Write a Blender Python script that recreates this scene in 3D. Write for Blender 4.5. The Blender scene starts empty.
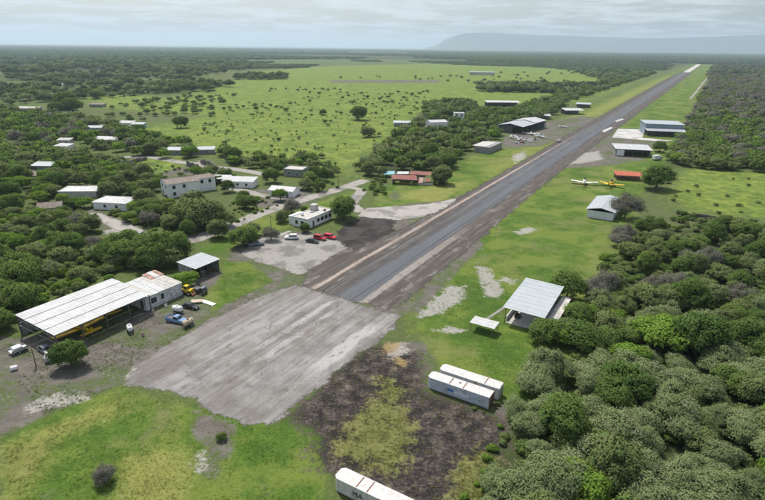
import bpy, bmesh, math, random
import numpy as np
from mathutils import Vector, Matrix
from mathutils.geometry import tessellate_polygon

SC = bpy.context.scene
COL = SC.collection
R = math.radians

# ------------------------------------------------------------------ camera
CAM_H = 62.0
FPX = 530.0                       # focal length in pixels of the 765 px wide photograph
PITCH = math.atan((250 - 46.8) / FPX)
ROLL = R(0.67)
cam_d = bpy.data.cameras.new('camera')
cam = bpy.data.objects.new('camera', cam_d)
COL.objects.link(cam)
cam_d.sensor_width = 36.0
cam_d.lens = FPX / 765 * 36.0
cam_d.clip_start = 1.0
cam_d.clip_end = 200000.0
cam.location = (0, 0, CAM_H)
cam.rotation_euler = (Matrix.Rotation(math.pi / 2 - PITCH, 3, 'X') @ Matrix.Rotation(ROLL, 3, 'Z')).to_euler()
SC.camera = cam

# ------------------------------------------------------------------ world, sun, exposure
SUN_EL = R(61)
SUN_DIR = Vector((-0.50, 0.86, 0)).normalized()          # horizontal direction towards the sun
world = bpy.data.worlds.new('World')
SC.world = world
world.use_nodes = True
SKY_STRENGTH = 0.115
SUN_STRENGTH = 3.9
sun_d = bpy.data.lights.new('sun', 'SUN')
sun_d.energy = SUN_STRENGTH
sun_d.angle = R(0.55)
sun_d.color = (1.0, 0.95, 0.87)
sun = bpy.data.objects.new('sun', sun_d)
COL.objects.link(sun)
to_sun = Vector((SUN_DIR.x * math.cos(SUN_EL), SUN_DIR.y * math.cos(SUN_EL), math.sin(SUN_EL)))
sun.rotation_euler = to_sun.to_track_quat('Z', 'Y').to_euler()
sun.location = (0, 0, 200)
SC.view_settings.view_transform = 'Standard'
SC.view_settings.look = 'None'
SC.view_settings.exposure = 0.25
SC.view_settings.gamma = 1.0
SC.view_settings.use_curve_mapping = False
SC.cycles.max_bounces = 5
SC.cycles.diffuse_bounces = 3
SC.cycles.glossy_bounces = 2
SC.cycles.transmission_bounces = 3
SC.cycles.volume_bounces = 1
SC.cycles.transparent_max_bounces = 8
SC.cycles.caustics_reflective = False
SC.cycles.caustics_refractive = False
SC.cycles.use_denoising = True
SC.cycles.use_adaptive_sampling = True
SC.cycles.adaptive_threshold = 0.02


# ------------------------------------------------------------------ node helper
class NT:
    def __init__(s, tree):
        s.t = tree; s.n = tree.nodes; s.l = tree.links
        s.n.clear()

    def put(s, sock, v):
        if isinstance(v, bpy.types.NodeSocket):
            s.l.new(v, sock)
        elif v is not None:
            if isinstance(v, (tuple, list)) and len(v) == 3 and sock.type == 'RGBA':
                v = (*v, 1)
            sock.default_value = v

    def node(s, typ, **k):
        n = s.n.new(typ)
        for a, b in k.items():
            setattr(n, a, b)
        return n

    def co(s, kind='Object'):
        return s.node('ShaderNodeTexCoord').outputs[kind]

    def mapping(s, vec, scale=(1, 1, 1), rot=(0, 0, 0), loc=(0, 0, 0)):
        n = s.node('ShaderNodeMapping')
        s.put(n.inputs[0], vec); n.inputs['Scale'].default_value = scale
        n.inputs['Rotation'].default_value = rot; n.inputs['Location'].default_value = loc
        return n.outputs[0]

    def noise(s, vec, scale, detail=3, rough=0.55, dist=0.0):
        n = s.node('ShaderNodeTexNoise')
        s.put(n.inputs['Vector'], vec); n.inputs['Scale'].default_value = scale
        n.inputs['Detail'].default_value = detail; n.inputs['Roughness'].default_value = rough
        n.inputs['Distortion'].default_value = dist
        return n.outputs[0]

    def vor(s, vec, scale, out='Distance', feature='F1'):
        n = s.node('ShaderNodeTexVoronoi', feature=feature)
        s.put(n.inputs['Vector'], vec); n.inputs['Scale'].default_value = scale
        return n.outputs[out]

    def attr(s, name, out='Fac'):
        n = s.node('ShaderNodeAttribute', attribute_name=name)
        return n.outputs[out]

    def m(s, op, a, b=0.5, c=None):
        n = s.node('ShaderNodeMath', operation=op)
        s.put(n.inputs[0], a); s.put(n.inputs[1], b)
        if c is not None:
            s.put(n.inputs[2], c)
        return n.outputs[0]

    def step(s, v, lo, hi, a=0.0, b=1.0):
        n = s.node('ShaderNodeMapRange', interpolation_type='SMOOTHSTEP')
        s.put(n.inputs[0], v); s.put(n.inputs[1], lo); s.put(n.inputs[2], hi)
        s.put(n.inputs[3], a); s.put(n.inputs[4], b)
        return n.outputs[0]

    def mix(s, f, a, b, blend='MIX'):
        n = s.node('ShaderNodeMix', data_type='RGBA', blend_type=blend)
        s.put(n.inputs['Factor'], f)
        s.put(n.inputs[6], a); s.put(n.inputs[7], b)
        return n.outputs[2]

    def ramp(s, f, stops):
        n = s.node('ShaderNodeValToRGB')
        e = n.color_ramp.elements
        while len(e) < len(stops):
            e.new(0.5)
        for k, (p, c) in enumerate(stops):
            e[k].position = p; e[k].color = (*c, 1)
        s.put(n.inputs[0], f)
        return n.outputs[0]

    def bump(s, h, strength=0.5, dist=0.1):
        n = s.node('ShaderNodeBump')
        s.put(n.inputs['Height'], h); n.inputs['Strength'].default_value = strength
        n.inputs['Distance'].default_value = dist
        return n.outputs[0]

    def pbr(s, col, rough=0.8, metal=0.0, normal=None, spec=0.3):
        n = s.node('ShaderNodeBsdfPrincipled')
        s.put(n.inputs['Base Color'], col); s.put(n.inputs['Roughness'], rough)
        s.put(n.inputs['Metallic'], metal); n.inputs['Specular IOR Level'].default_value = spec
        if normal is not None:
            s.put(n.inputs['Normal'], normal)
        return n.outputs[0]

    def fray(s, sh, amp=1.6, w=0.3, shift=0.0):
        """surface that breaks up towards the edge of its sheet"""
        co = s.co('Object')
        n = s.m('ADD', s.m('MULTIPLY', s.noise(co, 0.16, 6, 0.72), 0.65), s.m('MULTIPLY', s.noise(co, 1.4, 5, 0.75), 0.35))
        a = s.step(s.m('ADD', s.m('ADD', s.attr('ed'), shift), s.m('MULTIPLY', s.m('SUBTRACT', n, 0.5), amp * 2)), -w, w)
        tr = s.node('ShaderNodeBsdfTransparent')
        mx = s.node('ShaderNodeMixShader')
        s.put(mx.inputs[0], a); s.put(mx.inputs[1], tr.outputs[0]); s.put(mx.inputs[2], sh)
        s.out(mx.outputs[0])

    def out(s, sh, volume=None):
        n = s.node('ShaderNodeOutputMaterial')
        if sh is not None:
            s.put(n.inputs[0], sh)
        if volume is not None:
            s.put(n.inputs[1], volume)


def new_mat(name):
    m = bpy.data.materials.new(name); m.use_nodes = True
    return m, NT(m.node_tree)


# ------------------------------------------------------------------ sky (world)
t = NT(world.node_tree)
sky = t.node('ShaderNodeTexSky', sky_type='NISHITA', sun_disc=False)
sky.sun_elevation = SUN_EL
sky.sun_rotation = math.atan2(SUN_DIR.x, SUN_DIR.y)
sky.altitude = 100; sky.air_density = 1.0; sky.dust_density = 3.0; sky.ozone_density = 1.0
gen = t.co('Generated')
sep = t.node('ShaderNodeSeparateXYZ'); t.put(sep.inputs[0], gen)
zz = t.m('ADD', t.m('MAXIMUM', sep.outputs[2], 0.0), 0.06)
cmb = t.node('ShaderNodeCombineXYZ')
t.put(cmb.inputs[0], t.m('DIVIDE', sep.outputs[0], zz)); t.put(cmb.inputs[1], t.m('DIVIDE', sep.outputs[1], zz))
cl1 = t.noise(cmb.outputs[0], 0.9, 6, 0.58, 0.3)
cl2 = t.noise(t.mapping(cmb.outputs[0], (1, 1, 1), loc=(3.1, 7.7, 0)), 3.3, 5, 0.6)
cf = t.step(t.m('ADD', t.m('MULTIPLY', cl1, 0.75), t.m('MULTIPLY', cl2, 0.25)), 0.42, 0.60)
cloud = t.mix(t.m('MULTIPLY', cf, 0.75), sky.outputs[0], (6.3, 6.6, 6.9))
bg = t.node('ShaderNodeBackground'); t.put(bg.inputs[0], cloud); bg.inputs[1].default_value = SKY_STRENGTH
wo = t.node('ShaderNodeOutputWorld'); t.put(wo.inputs[0], bg.outputs[0])

# ------------------------------------------------------------------ geometry helpers
RW = R(59.43)                                             # runway bearing in the ground plane
RS = Vector((math.cos(RW), math.sin(RW)))                 # along the runway
RN = Vector((math.sin(RW), -math.cos(RW)))                # to its right


def G(px, py, z=0.0):
    """photo pixel -> point on the horizontal plane at height z"""
    dx, dy = px - 382.5, 250 - py
    c, s = math.cos(ROLL), math.sin(ROLL)
    u, v = (dx * c - dy * s) / FPX, (dx * s + dy * c) / FPX
    fw = math.cos(PITCH) + v * math.sin(PITCH)
    dn = math.sin(PITCH) - v * math.cos(PITCH)
    k = (CAM_H - z) / dn
    return Vector((u * k, fw * k, z))


O_RW = G(340, 297)


def W(s, t, z=0.0):
    return Vector((O_RW.x + RS.x * s + RN.x * t, O_RW.y + RS.y * s + RN.y * t, z))


def ST(p):
    q = Vector((p[0] - O_RW.x, p[1] - O_RW.y))
    return q.dot(RS), q.dot(RN)


class MB:
    """collects shapes; build() links them as one mesh object"""
    def __init__(s):
        s.v = []; s.f = []

    def add(s, vs, fs):
        o = len(s.v); s.v += [tuple(x) for x in vs]; s.f += [tuple(i + o for i in f) for f in fs]
        return s

    def box(s, c, d, rz=0.0, taper=1.0):
        hx, hy, hz = d[0] / 2, d[1] / 2, d[2] / 2
        vs = []
        for z, k in ((-hz, 1.0), (hz, taper)):
            for x, y in ((-hx, -hy), (hx, -hy), (hx, hy), (-hx, hy)):
                x *= k; y *= k
                vs.append((c[0] + x * math.cos(rz) - y * math.sin(rz), c[1] + x * math.sin(rz) + y * math.cos(rz), c[2] + z))
        return s.add(vs, [(3, 2, 1, 0), (4, 5, 6, 7), (0, 1, 5, 4), (1, 2, 6, 5), (2, 3, 7, 6), (3, 0, 4, 7)])

    def tube(s, p0, p1, r0, r1=None, n=8, caps=True):
        r1 = r0 if r1 is None else r1
        p0, p1 = Vector(p0), Vector(p1)
        d = (p1 - p0)
        a = d.orthogonal().normalized(); b = d.normalized().cross(a)
        vs = []
        for p, r in ((p0, r0), (p1, r1)):
            for k in range(n):
                an = 2 * math.pi * k / n
                vs.append(p + a * (math.cos(an) * r) + b * (math.sin(an) * r))
        fs = [(k, (k + 1) % n, n + (k + 1) % n, n + k) for k in range(n)]
        if caps:
            fs += [tuple(range(n))[::-1], tuple(range(n, 2 * n))]
        return s.add(vs, fs)

    def beam(s, p0, p1, w):
        return s.tube(p0, p1, w * 0.7071, n=4)

    def loft(s, rings, n=12, axis='X'):
        """rings: (x, y, z, ry, rz) ellipses along x"""
        vs = []
        for (x, y, z, ry, rz) in rings:
            for k in range(n):
                an = 2 * math.pi * k / n
                vs.append((x, y + math.cos(an) * ry, z + math.sin(an) * rz))
        fs = []
        for i in range(len(rings) - 1):
            for k in range(n):
                fs.append((i * n + k, i * n + (k + 1) % n, (i + 1) * n + (k + 1) % n, (i + 1) * n + k))
        fs.append(tuple(range(n))[::-1]); fs.append(tuple(range((len(rings) - 1) * n, len(rings) * n)))
        return s.add(vs, fs)

    def slab(s, pts, th):
        """polygon (3d points) thickened downwards"""
        n = len(pts)
        vs = [Vector(p) for p in pts] + [Vector(p) - Vector((0, 0, th)) for p in pts]
        fs = [tuple(range(n)), tuple(range(n, 2 * n))[::-1]] + [((k + 1) % n, k, n + k, n + (k + 1) % n) for k in range(n)]
        return s.add(vs, fs)

    def prism(s, prof, y0, y1):
        """profile in x,z extruded along y"""
        n = len(prof)
        vs = [(x, y0, z) for x, z in prof] + [(x, y1, z) for x, z in prof]
        fs = [tuple(range(n)), tuple(range(n, 2 * n))[::-1]] + [((k + 1) % n, k, n + k, n + (k + 1) % n) for k in range(n)]
        return s.add(vs, fs)

    def build(s, name, mat, parent=None, smooth=False, bevel=0.0):
        me = bpy.data.meshes.new(name)
        me.from_pydata(s.v, [], s.f)
        bm = bmesh.new(); bm.from_mesh(me)
        bmesh.ops.recalc_face_normals(bm, faces=bm.faces)
        if bevel:
            bmesh.ops.bevel(bm, geom=list(bm.edges), offset=bevel, segments=2, affect='EDGES', profile=0.6)
        bm.to_mesh(me); bm.free()
        if smooth:
            me.polygons.foreach_set('use_smooth', [True] * len(me.polygons))
        me.materials.append(mat)
        o = bpy.data.objects.new(name, me)
        COL.objects.link(o)
        if parent is not None:
            o.parent = parent
        return o


def tag(o, label=None, cat=None, group=None, kind=None):
    if label: o['label'] = label
    if cat: o['category'] = cat
    if group: o['group'] = group
    if kind: o['kind'] = kind
    return o


def thing(name, label, cat, loc, rz=0.0, group=None):
    o = bpy.data.objects.new(name, None)
    o.empty_display_size = 0.5
    COL.objects.link(o)
    o.location = loc; o.rotation_euler = (0, 0, rz)
    return tag(o, label, cat, group)


def copy_tree(o, parent=None):
    c = o.copy(); COL.objects.link(c)
    c.parent = parent
    for ch in o.children:
        copy_tree(ch, c)
    return c


# numpy value noise, used for edges and scatter densities
_rng = np.random.default_rng(11)
_tab = _rng.random((256, 256))


def vnoise(x, y):
    xi = np.floor(x).astype(int); yi = np.floor(y).astype(int)
    fx = x - xi; fy = y - yi
    fx = fx * fx * (3 - 2 * fx); fy = fy * fy * (3 - 2 * fy)
    a = _tab[xi % 256, yi % 256]; b = _tab[(xi + 1) % 256, yi % 256]
    c = _tab[xi % 256, (yi + 1) % 256]; d = _tab[(xi + 1) % 256, (yi + 1) % 256]
    return (a * (1 - fx) + b * fx) * (1 - fy) + (c * (1 - fx) + d * fx) * fy


def fbm(x, y, sc, o=3):
    v = 0; a = 0.5; tot = 0
    for k in range(o):
        v = v + a * vnoise(x * sc + 17 * k, y * sc + 31 * k); tot += a
        a *= 0.5; sc *= 2.03
    return v / tot


def sdf(poly, X, Y):
    """signed distance (positive inside) of points to a polygon"""
    P = np.array([(p[0], p[1]) for p in poly], float)
    d = np.full(X.shape, 1e18); ins = np.zeros(X.shape, bool)
    n = len(P)
    for i in range(n):
        ax, ay = P[i]; bx, by = P[(i + 1) % n]
        ex, ey = bx - ax, by - ay
        wx, wy = X - ax, Y - ay
        h = np.clip((wx * ex + wy * ey) / (ex * ex + ey * ey + 1e-12), 0, 1)
        d = np.minimum(d, (wx - ex * h) ** 2 + (wy - ey * h) ** 2)
        c = ((ay > Y) != (by > Y))
        with np.errstate(divide='ignore', invalid='ignore'):
            ins ^= c & (X < ex * (Y - ay) / (ey if ey != 0 else 1e-12) + ax)
    d = np.sqrt(d)
    return np.where(ins, d, -d)


def PX(*pts):
    return [G(*p) for p in pts]


def SS(*pts):
    return [W(*p) for p in pts]


# ------------------------------------------------------------------ materials
MAT = {}


def flat(name, col, rough=0.7, metal=0.0, var=0.12, scale=1.5, spec=0.3, dirt=0.0, dirtcol=(0.12, 0.09, 0.06)):
    m, t = new_mat(name)
    co = t.co('Object')
    n = t.noise(co, scale, 4, 0.6)
    dark = tuple(c * (1 - var * 2) for c in col)
    lite = tuple(min(1, c * (1 + var)) for c in col)
    c = t.ramp(n, [(0.3, dark), (0.7, lite)])
    if dirt > 0:
        d = t.noise(t.mapping(co, (1, 1, 0.35)), scale * 0.7, 6, 0.7)
        c = t.mix(t.m('MULTIPLY', t.step(d, 0.5, 0.68), dirt), c, dirtcol)
    t.out(t.pbr(c, rough, metal, t.bump(t.noise(co, scale * 8, 2), 0.15, 0.02), spec))
    MAT[name] = m
    return m


flat('white_paint', (0.76, 0.76, 0.74), 0.6, var=0.06, dirt=0.2, dirtcol=(0.4, 0.37, 0.33))
flat('white_wall', (0.82, 0.82, 0.80), 0.85, var=0.06, dirt=0.18, dirtcol=(0.30, 0.28, 0.25))
flat('peeling_wall', (0.62, 0.63, 0.63), 0.9, var=0.2, dirt=0.7, dirtcol=(0.22, 0.20, 0.18))
flat('grey_concrete', (0.30, 0.30, 0.29), 0.9, var=0.18, dirt=0.5)
flat('pale_concrete', (0.50, 0.48, 0.45), 0.9, var=0.15, dirt=0.4, dirtcol=(0.25, 0.23, 0.2))
flat('roof_white', (0.50, 0.505, 0.505), 0.5, var=0.08, scale=0.5, dirt=0.45, dirtcol=(0.36, 0.33, 0.30))
flat('roof_zinc', (0.40, 0.435, 0.45), 0.42, var=0.05, scale=0.35, dirt=0.15, dirtcol=(0.45, 0.45, 0.44))
flat('roof_zinc_dull', (0.44, 0.47, 0.49), 0.5, var=0.08, scale=0.4, dirt=0.25, dirtcol=(0.33, 0.30, 0.27))
flat('roof_red', (0.25, 0.085, 0.065), 0.7, var=0.2, scale=0.8, dirt=0.6, dirtcol=(0.25, 0.16, 0.11))
flat('roof_rust', (0.40, 0.24, 0.20), 0.8, var=0.25, scale=0.8, dirt=0.6, dirtcol=(0.55, 0.5, 0.46))
flat('roof_orange', (0.48, 0.13, 0.07), 0.7, var=0.2, scale=1.0, dirt=0.5, dirtcol=(0.45, 0.25, 0.18))
flat('roof_brown', (0.24, 0.20, 0.17), 0.85, var=0.2, scale=1.0, dirt=0.4)
flat('dark_steel', (0.10, 0.10, 0.10), 0.6, dirt=0.3)
flat('grey_steel', (0.28, 0.29, 0.30), 0.5, 0.2, dirt=0.3)
flat('panel_blue_grey', (0.23, 0.28, 0.33), 0.55, dirt=0.25, scale=0.6)
flat('container_grey', (0.50, 0.54, 0.58), 0.55, var=0.1, dirt=0.5, dirtcol=(0.30, 0.24, 0.20))
flat('container_top', (0.54, 0.54, 0.52), 0.6, var=0.08, dirt=0.5, dirtcol=(0.42, 0.30, 0.24))
flat('container_worn', (0.60, 0.59, 0.55), 0.7, var=0.1, dirt=0.75, dirtcol=(0.33, 0.22, 0.16))
flat('rust', (0.20, 0.09, 0.055), 0.85, var=0.3, scale=3)
flat('yellow_paint', (0.72, 0.47, 0.015), 0.4, var=0.08, dirt=0.15)
flat('red_paint', (0.40, 0.02, 0.03), 0.3, var=0.08, spec=0.5)
flat('bright_red_paint', (0.52, 0.02, 0.04), 0.3, var=0.08, spec=0.5)
flat('black_paint', (0.025, 0.026, 0.03), 0.3, var=0.1, spec=0.5)
flat('silver_paint', (0.48, 0.50, 0.52), 0.35, 0.3, var=0.05, spec=0.5)
flat('blue_paint', (0.16, 0.27, 0.44), 0.4, var=0.1, spec=0.5)
flat('tan_paint', (0.50, 0.42, 0.30), 0.6, var=0.1, dirt=0.6)
flat('grey_paint', (0.16, 0.17, 0.19), 0.35, var=0.1, spec=0.5)
flat('turquoise_paint', (0.20, 0.42, 0.48), 0.6, dirt=0.3)
flat('tyre', (0.02, 0.02, 0.02), 0.9)
flat('glass_dark', (0.02, 0.025, 0.03), 0.12, spec=0.6, var=0.05)
flat('lamp_glass', (0.75, 0.75, 0.72), 0.15, spec=0.6, var=0.02)
flat('tail_red', (0.35, 0.01, 0.01), 0.2, spec=0.5, var=0.05)
flat('sign_white', (0.75, 0.76, 0.78), 0.6, var=0.04)
flat('sign_blue', (0.10, 0.20, 0.45), 0.6, var=0.08)
flat('mark_black', (0.02, 0.02, 0.02), 0.8)
flat('wood', (0.20, 0.15, 0.10), 0.85, var=0.25, scale=3)
flat('bark', (0.11, 0.09, 0.07), 0.95, var=0.3, scale=4)
flat('stone', (0.17, 0.155, 0.14), 0.95, var=0.3, scale=1.2, dirt=0.4)
flat('rubble', (0.42, 0.40, 0.37), 0.95, var=0.25, scale=1.2, dirt=0.5)
flat('dark_soil', (0.085, 0.072, 0.060), 0.97, var=0.25, scale=0.8)
flat('charcoal', (0.012, 0.011, 0.010), 0.97, var=0.3, scale=3)
flat('awning_maroon', (0.13, 0.03, 0.035), 0.8)


def leaf_mat(name, a, b, dry=None, trans=0.22):
    """a..b: leaf colours; each plant and each leaf spray drifts between them"""
    m, t = new_mat(name)
    oi = t.node('ShaderNodeObjectInfo')
    tint = t.attr('tint')
    f = t.m('ADD', t.m('MULTIPLY', oi.outputs['Random'], 0.55), t.m('MULTIPLY', tint, 0.45))
    c = t.mix(f, a, b)
    if dry:
        c = t.mix(t.step(tint, 0.80, 0.9), c, dry)
    d = t.node('ShaderNodeBsdfDiffuse'); t.put(d.inputs[0], c)
    tr = t.node('ShaderNodeBsdfTranslucent')
    t.put(tr.inputs[0], t.mix(0.4, c, (0.20, 0.28, 0.05)))
    mx = t.node('ShaderNodeMixShader'); mx.inputs[0].default_value = trans
    t.put(mx.inputs[1], d.outputs[0]); t.put(mx.inputs[2], tr.outputs[0])
    t.out(mx.outputs[0])
    MAT[name] = m
    return m


leaf_mat('leaf_thorn', (0.140, 0.190, 0.080), (0.215, 0.262, 0.122), (0.24, 0.25, 0.16))
leaf_mat('leaf_broad', (0.062, 0.114, 0.032), (0.150, 0.215, 0.056))
leaf_mat('leaf_lime', (0.105, 0.190, 0.030), (0.160, 0.250, 0.042))
leaf_mat('leaf_olive', (0.105, 0.150, 0.054), (0.190, 0.232, 0.088), (0.19, 0.18, 0.10))
leaf_mat('leaf_twig', (0.140, 0.135, 0.110), (0.190, 0.185, 0.155), (0.10, 0.14, 0.06), 0.05)
leaf_mat('leaf_far', (0.050, 0.082, 0.038), (0.092, 0.130, 0.054))


# ------------------------------------------------------------------ ground masks (all in ground metres)
LAY = {}        # name -> (list of polygons, softness in metres)
LAY['meadow'] = ([
    PX((78, 98), (125, 94), (170, 98), (205, 90), (250, 72), (330, 66), (430, 64), (540, 68), (650, 76), (612, 92), (585, 102), (545, 106), (500, 108), (440, 128),
       (400, 140), (352, 176), (322, 172), (285, 162), (240, 160), (200, 152), (165, 142), (135, 130), (205, 116), (100, 108)),
    PX((664, 192), (680, 172), (700, 168), (800, 176), (800, 222), (740, 216), (690, 212)),
    PX((0, 62), (60, 60), (62, 66), (20, 74), (0, 75)),
    PX((140, 158), (180, 156), (190, 168), (150, 176), (128, 170)),
    PX((40, 132), (90, 126), (90, 134), (40, 140))], 14)
LAY['lawn'] = ([
    SS((-34, 62), (-20, 51), (-17, 37), (-6, 25), (4, 17), (8, 12), (2960, 12), (2960, 60), (700, 60), (330, 62), (150, 56), (60, 64), (20, 62)),
    SS((190, -11), (2960, -16), (2960, -36), (700, -46), (330, -44), (220, -34)),
    PX((378, 192), (400, 180), (440, 178), (470, 156), (520, 142), (545, 135), (560, 128), (590, 128), (560, 148), (500, 182), (440, 208), (400, 210), (372, 206)),
    PX((188, 310), (215, 282), (224, 258), (240, 256), (296, 272), (250, 292), (215, 314)),
    PX((195, 252), (240, 230), (330, 198), (372, 186), (370, 192), (330, 212), (250, 240), (215, 254)),
    PX((250, 205), (290, 200), (270, 222), (240, 232)),
    PX((160, 400), (215, 410), (270, 425), (310, 410), (345, 440), (320, 500), (290, 560), (0, 560), (0, 440), (60, 410), (120, 385))], 3)
LAY['yellow'] = ([
    PX((120, 455), (150, 448), (190, 445), (196, 470), (190, 500), (185, 540), (100, 540)),
    PX((0, 445), (60, 420), (110, 400), (128, 396), (120, 415), (60, 440), (40, 470), (20, 500), (0, 505)),
    SS((150, -14), (1500, -18), (1500, -36), (420, -38), (180, -26)),
    PX((395, 196), (440, 182), (470, 182), (440, 206))], 4)
LAY['soil'] = ([
    SS((-6, -20), (3, -20), (3, 19), (-6, 19)),
    PX((232, 250), (256, 236), (300, 231), (350, 232), (366, 212), (404, 204), (450, 200), (470, 190), (440, 214), (400, 234), (345, 262), (300, 292), (285, 288), (255, 268)),
    PX((-60, 420), (-60, 330), (20, 338), (60, 330), (145, 308), (182, 294), (205, 296), (214, 310), (218, 322), (170, 350), (140, 380), (118, 386), (60, 408), (0, 436)),
    PX((225, 262), (240, 240), (262, 236), (280, 250), (250, 262)),
    PX((186, 322), (215, 310), (256, 290), (296, 272), (306, 274), (304, 292), (255, 303), (215, 326)),
    PX((185, 300), (196, 268), (225, 268), (215, 284), (200, 296)),
    SS((-2, 12), (3, 22), (60, 18), (64, 12), (0, 9)),
    PX((195, 410), (235, 425), (230, 450), (215, 480), (200, 480), (205, 450), (190, 425)),
    PX((385, 340), (420, 340), (440, 366), (425, 380), (392, 372), (378, 356)),
    PX((492, 402), (512, 405), (515, 430), (500, 440)),
    PX((540, 166), (575, 150), (604, 136), (616, 132), (660, 140), (660, 148), (622, 148), (646, 160), (610, 166), (570, 168)),
    PX((610, 138), (640, 138), (655, 144), (612, 146)),
    PX((500, 148), (540, 147), (566, 138), (600, 118), (582, 116), (545, 122), (505, 136)),
    PX((60, 196), (160, 235), (160, 250), (60, 215)),
    PX((150, 175), (210, 160), (230, 172), (170, 196)),
    PX((255, 190), (300, 186), (320, 200), (290, 210), (245, 206)),
    PX((330, 80), (440, 80), (440, 83), (330, 83)),
    PX((388, 196), (395, 190), (402, 196), (395, 200))], 2.5)
LAY['burn'] = ([
    PX((282, 418), (310, 392), (338, 362), (366, 344), (392, 342), (424, 352), (430, 390), (490, 410), (510, 422), (514, 448), (500, 478), (470, 500), (450, 560), (380, 560), (340, 486), (306, 462), (312, 436)),
    PX((218, 432), (229, 430), (231, 438), (222, 441))], 4.0)
LAY['pale'] = ([
    PX((415, 318), (430, 300), (448, 285), (468, 285), (465, 300), (445, 312), (425, 320)),
    PX((472, 262), (490, 268), (505, 290), (500, 300), (485, 298), (478, 280)),
    PX((502, 276), (522, 280), (512, 285), (498, 280)),
    PX((512, 232), (528, 226), (542, 230), (520, 236)),
    PX((60, 390), (85, 392), (90, 400), (40, 412), (20, 418), (30, 402)),
    PX((196, 450), (208, 446), (212, 462), (198, 474), (190, 465)),
    PX((120, 380), (135, 366), (150, 372), (142, 384), (128, 388)),
    PX((385, 345), (402, 340), (415, 350), (400, 362), (388, 358)),
    PX((430, 330), (448, 326), (470, 330), (455, 336)),
    PX((545, 160), (600, 150), (605, 160), (565, 166)),
    PX((100, 232), (130, 222), (146, 236), (124, 246)),
    PX((196, 160), (214, 164), (210, 172), (190, 170)),
    PX((510, 156), (525, 150), (528, 158), (514, 164))], 2.0)
LAY['ochre'] = ([
    PX((378, 348), (386, 340), (404, 342), (398, 352), (384, 354)), PX((390, 356), (404, 354), (408, 366), (396, 368))], 2.0)
LAY['olive'] = ([
    PX((330, 440), (352, 418), (372, 398), (402, 402), (420, 430), (416, 452), (398, 478), (360, 470), (330, 456)),
    PX((372, 388), (384, 372), (412, 392), (400, 408), (380, 404)),
    PX((455, 462), (480, 445), (500, 448), (512, 500), (440, 520)),
    PX((0, 500), (40, 470), (60, 440), (0, 445))], 3)
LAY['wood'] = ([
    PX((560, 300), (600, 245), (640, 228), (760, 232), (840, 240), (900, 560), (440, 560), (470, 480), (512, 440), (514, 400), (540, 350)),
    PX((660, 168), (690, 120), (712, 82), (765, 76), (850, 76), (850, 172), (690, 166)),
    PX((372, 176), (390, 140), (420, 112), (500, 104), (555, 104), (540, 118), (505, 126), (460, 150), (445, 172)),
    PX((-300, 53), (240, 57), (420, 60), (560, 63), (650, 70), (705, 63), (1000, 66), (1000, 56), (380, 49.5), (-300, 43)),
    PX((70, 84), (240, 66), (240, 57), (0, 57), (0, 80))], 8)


def masks(X, Y):
    out = {}
    for k, (polys, soft) in LAY.items():
        d = np.full(X.shape, -1e9)
        for p in polys:
            dist = math.hypot(np.mean([q[0] for q in p]), np.mean([q[1] for q in p]))
            s = soft * max(1.0, dist / 200)
            d = np.maximum(d, np.clip(sdf(p, X, Y) / s, -1, 1))
        out[k] = d
    return out


def axis_steps(lo, hi, a, b, fine, g=1.06):
    """fine spacing on [a,b], growing outwards to lo/hi"""
    v = list(np.arange(a, b, fine))
    st = fine; x = b
    while x < hi:
        v.append(x); st *= g; x += st
    v.append(hi)
    st = fine; x = a - fine; w = []
    while x > lo:
        w.append(x); st *= g; x -= st
    w.append(lo)
    return np.array(w[::-1] + v)


gx = axis_steps(-48000, 48000, -90, 75, 0.9, 1.035)
gy = axis_steps(-1500, 52000, 52, 190, 0.9, 1.025)
GX, GY = np.meshgrid(gx, gy)
gm = masks(GX.ravel(), GY.ravel())
nx, ny = len(gx), len(gy)
gv = np.zeros((nx * ny, 3)); gv[:, 0] = GX.ravel(); gv[:, 1] = GY.ravel()
ii = np.arange(nx * ny).reshape(ny, nx)
gf = np.stack([ii[:-1, :-1], ii[:-1, 1:], ii[1:, 1:], ii[1:, :-1]], -1).reshape(-1, 4)


def np_mesh(name, V, F, mat, attrs=None, facearr=None, facevec=None):
    me = bpy.data.meshes.new(name)
    k = F.shape[1]
    me.vertices.add(len(V)); me.vertices.foreach_set('co', np.asarray(V, np.float32).ravel())
    me.loops.add(F.size); me.loops.foreach_set('vertex_index', F.astype(np.int32).ravel())
    me.polygons.add(len(F)); me.polygons.foreach_set('loop_start', np.arange(0, F.size, k, dtype=np.int32))
    me.update(calc_edges=True)
    for n, a in (attrs or {}).items():
        at = me.attributes.new(n, 'FLOAT', 'POINT'); at.data.foreach_set('value', np.asarray(a, np.float32))
    for n, a in (facearr or {}).items():
        at = me.attributes.new(n, 'FLOAT', 'FACE'); at.data.foreach_set('value', np.asarray(a, np.float32))
    if facevec is not None:           # soft shading normals, one per leaf spray
        me.polygons.foreach_set('use_smooth', np.ones(len(F), bool))
        me.normals_split_custom_set_from_vertices(np.repeat(np.asarray(facevec, np.float32), k, 0))
    if mat is not None:
        me.materials.append(mat)
    return me


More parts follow.
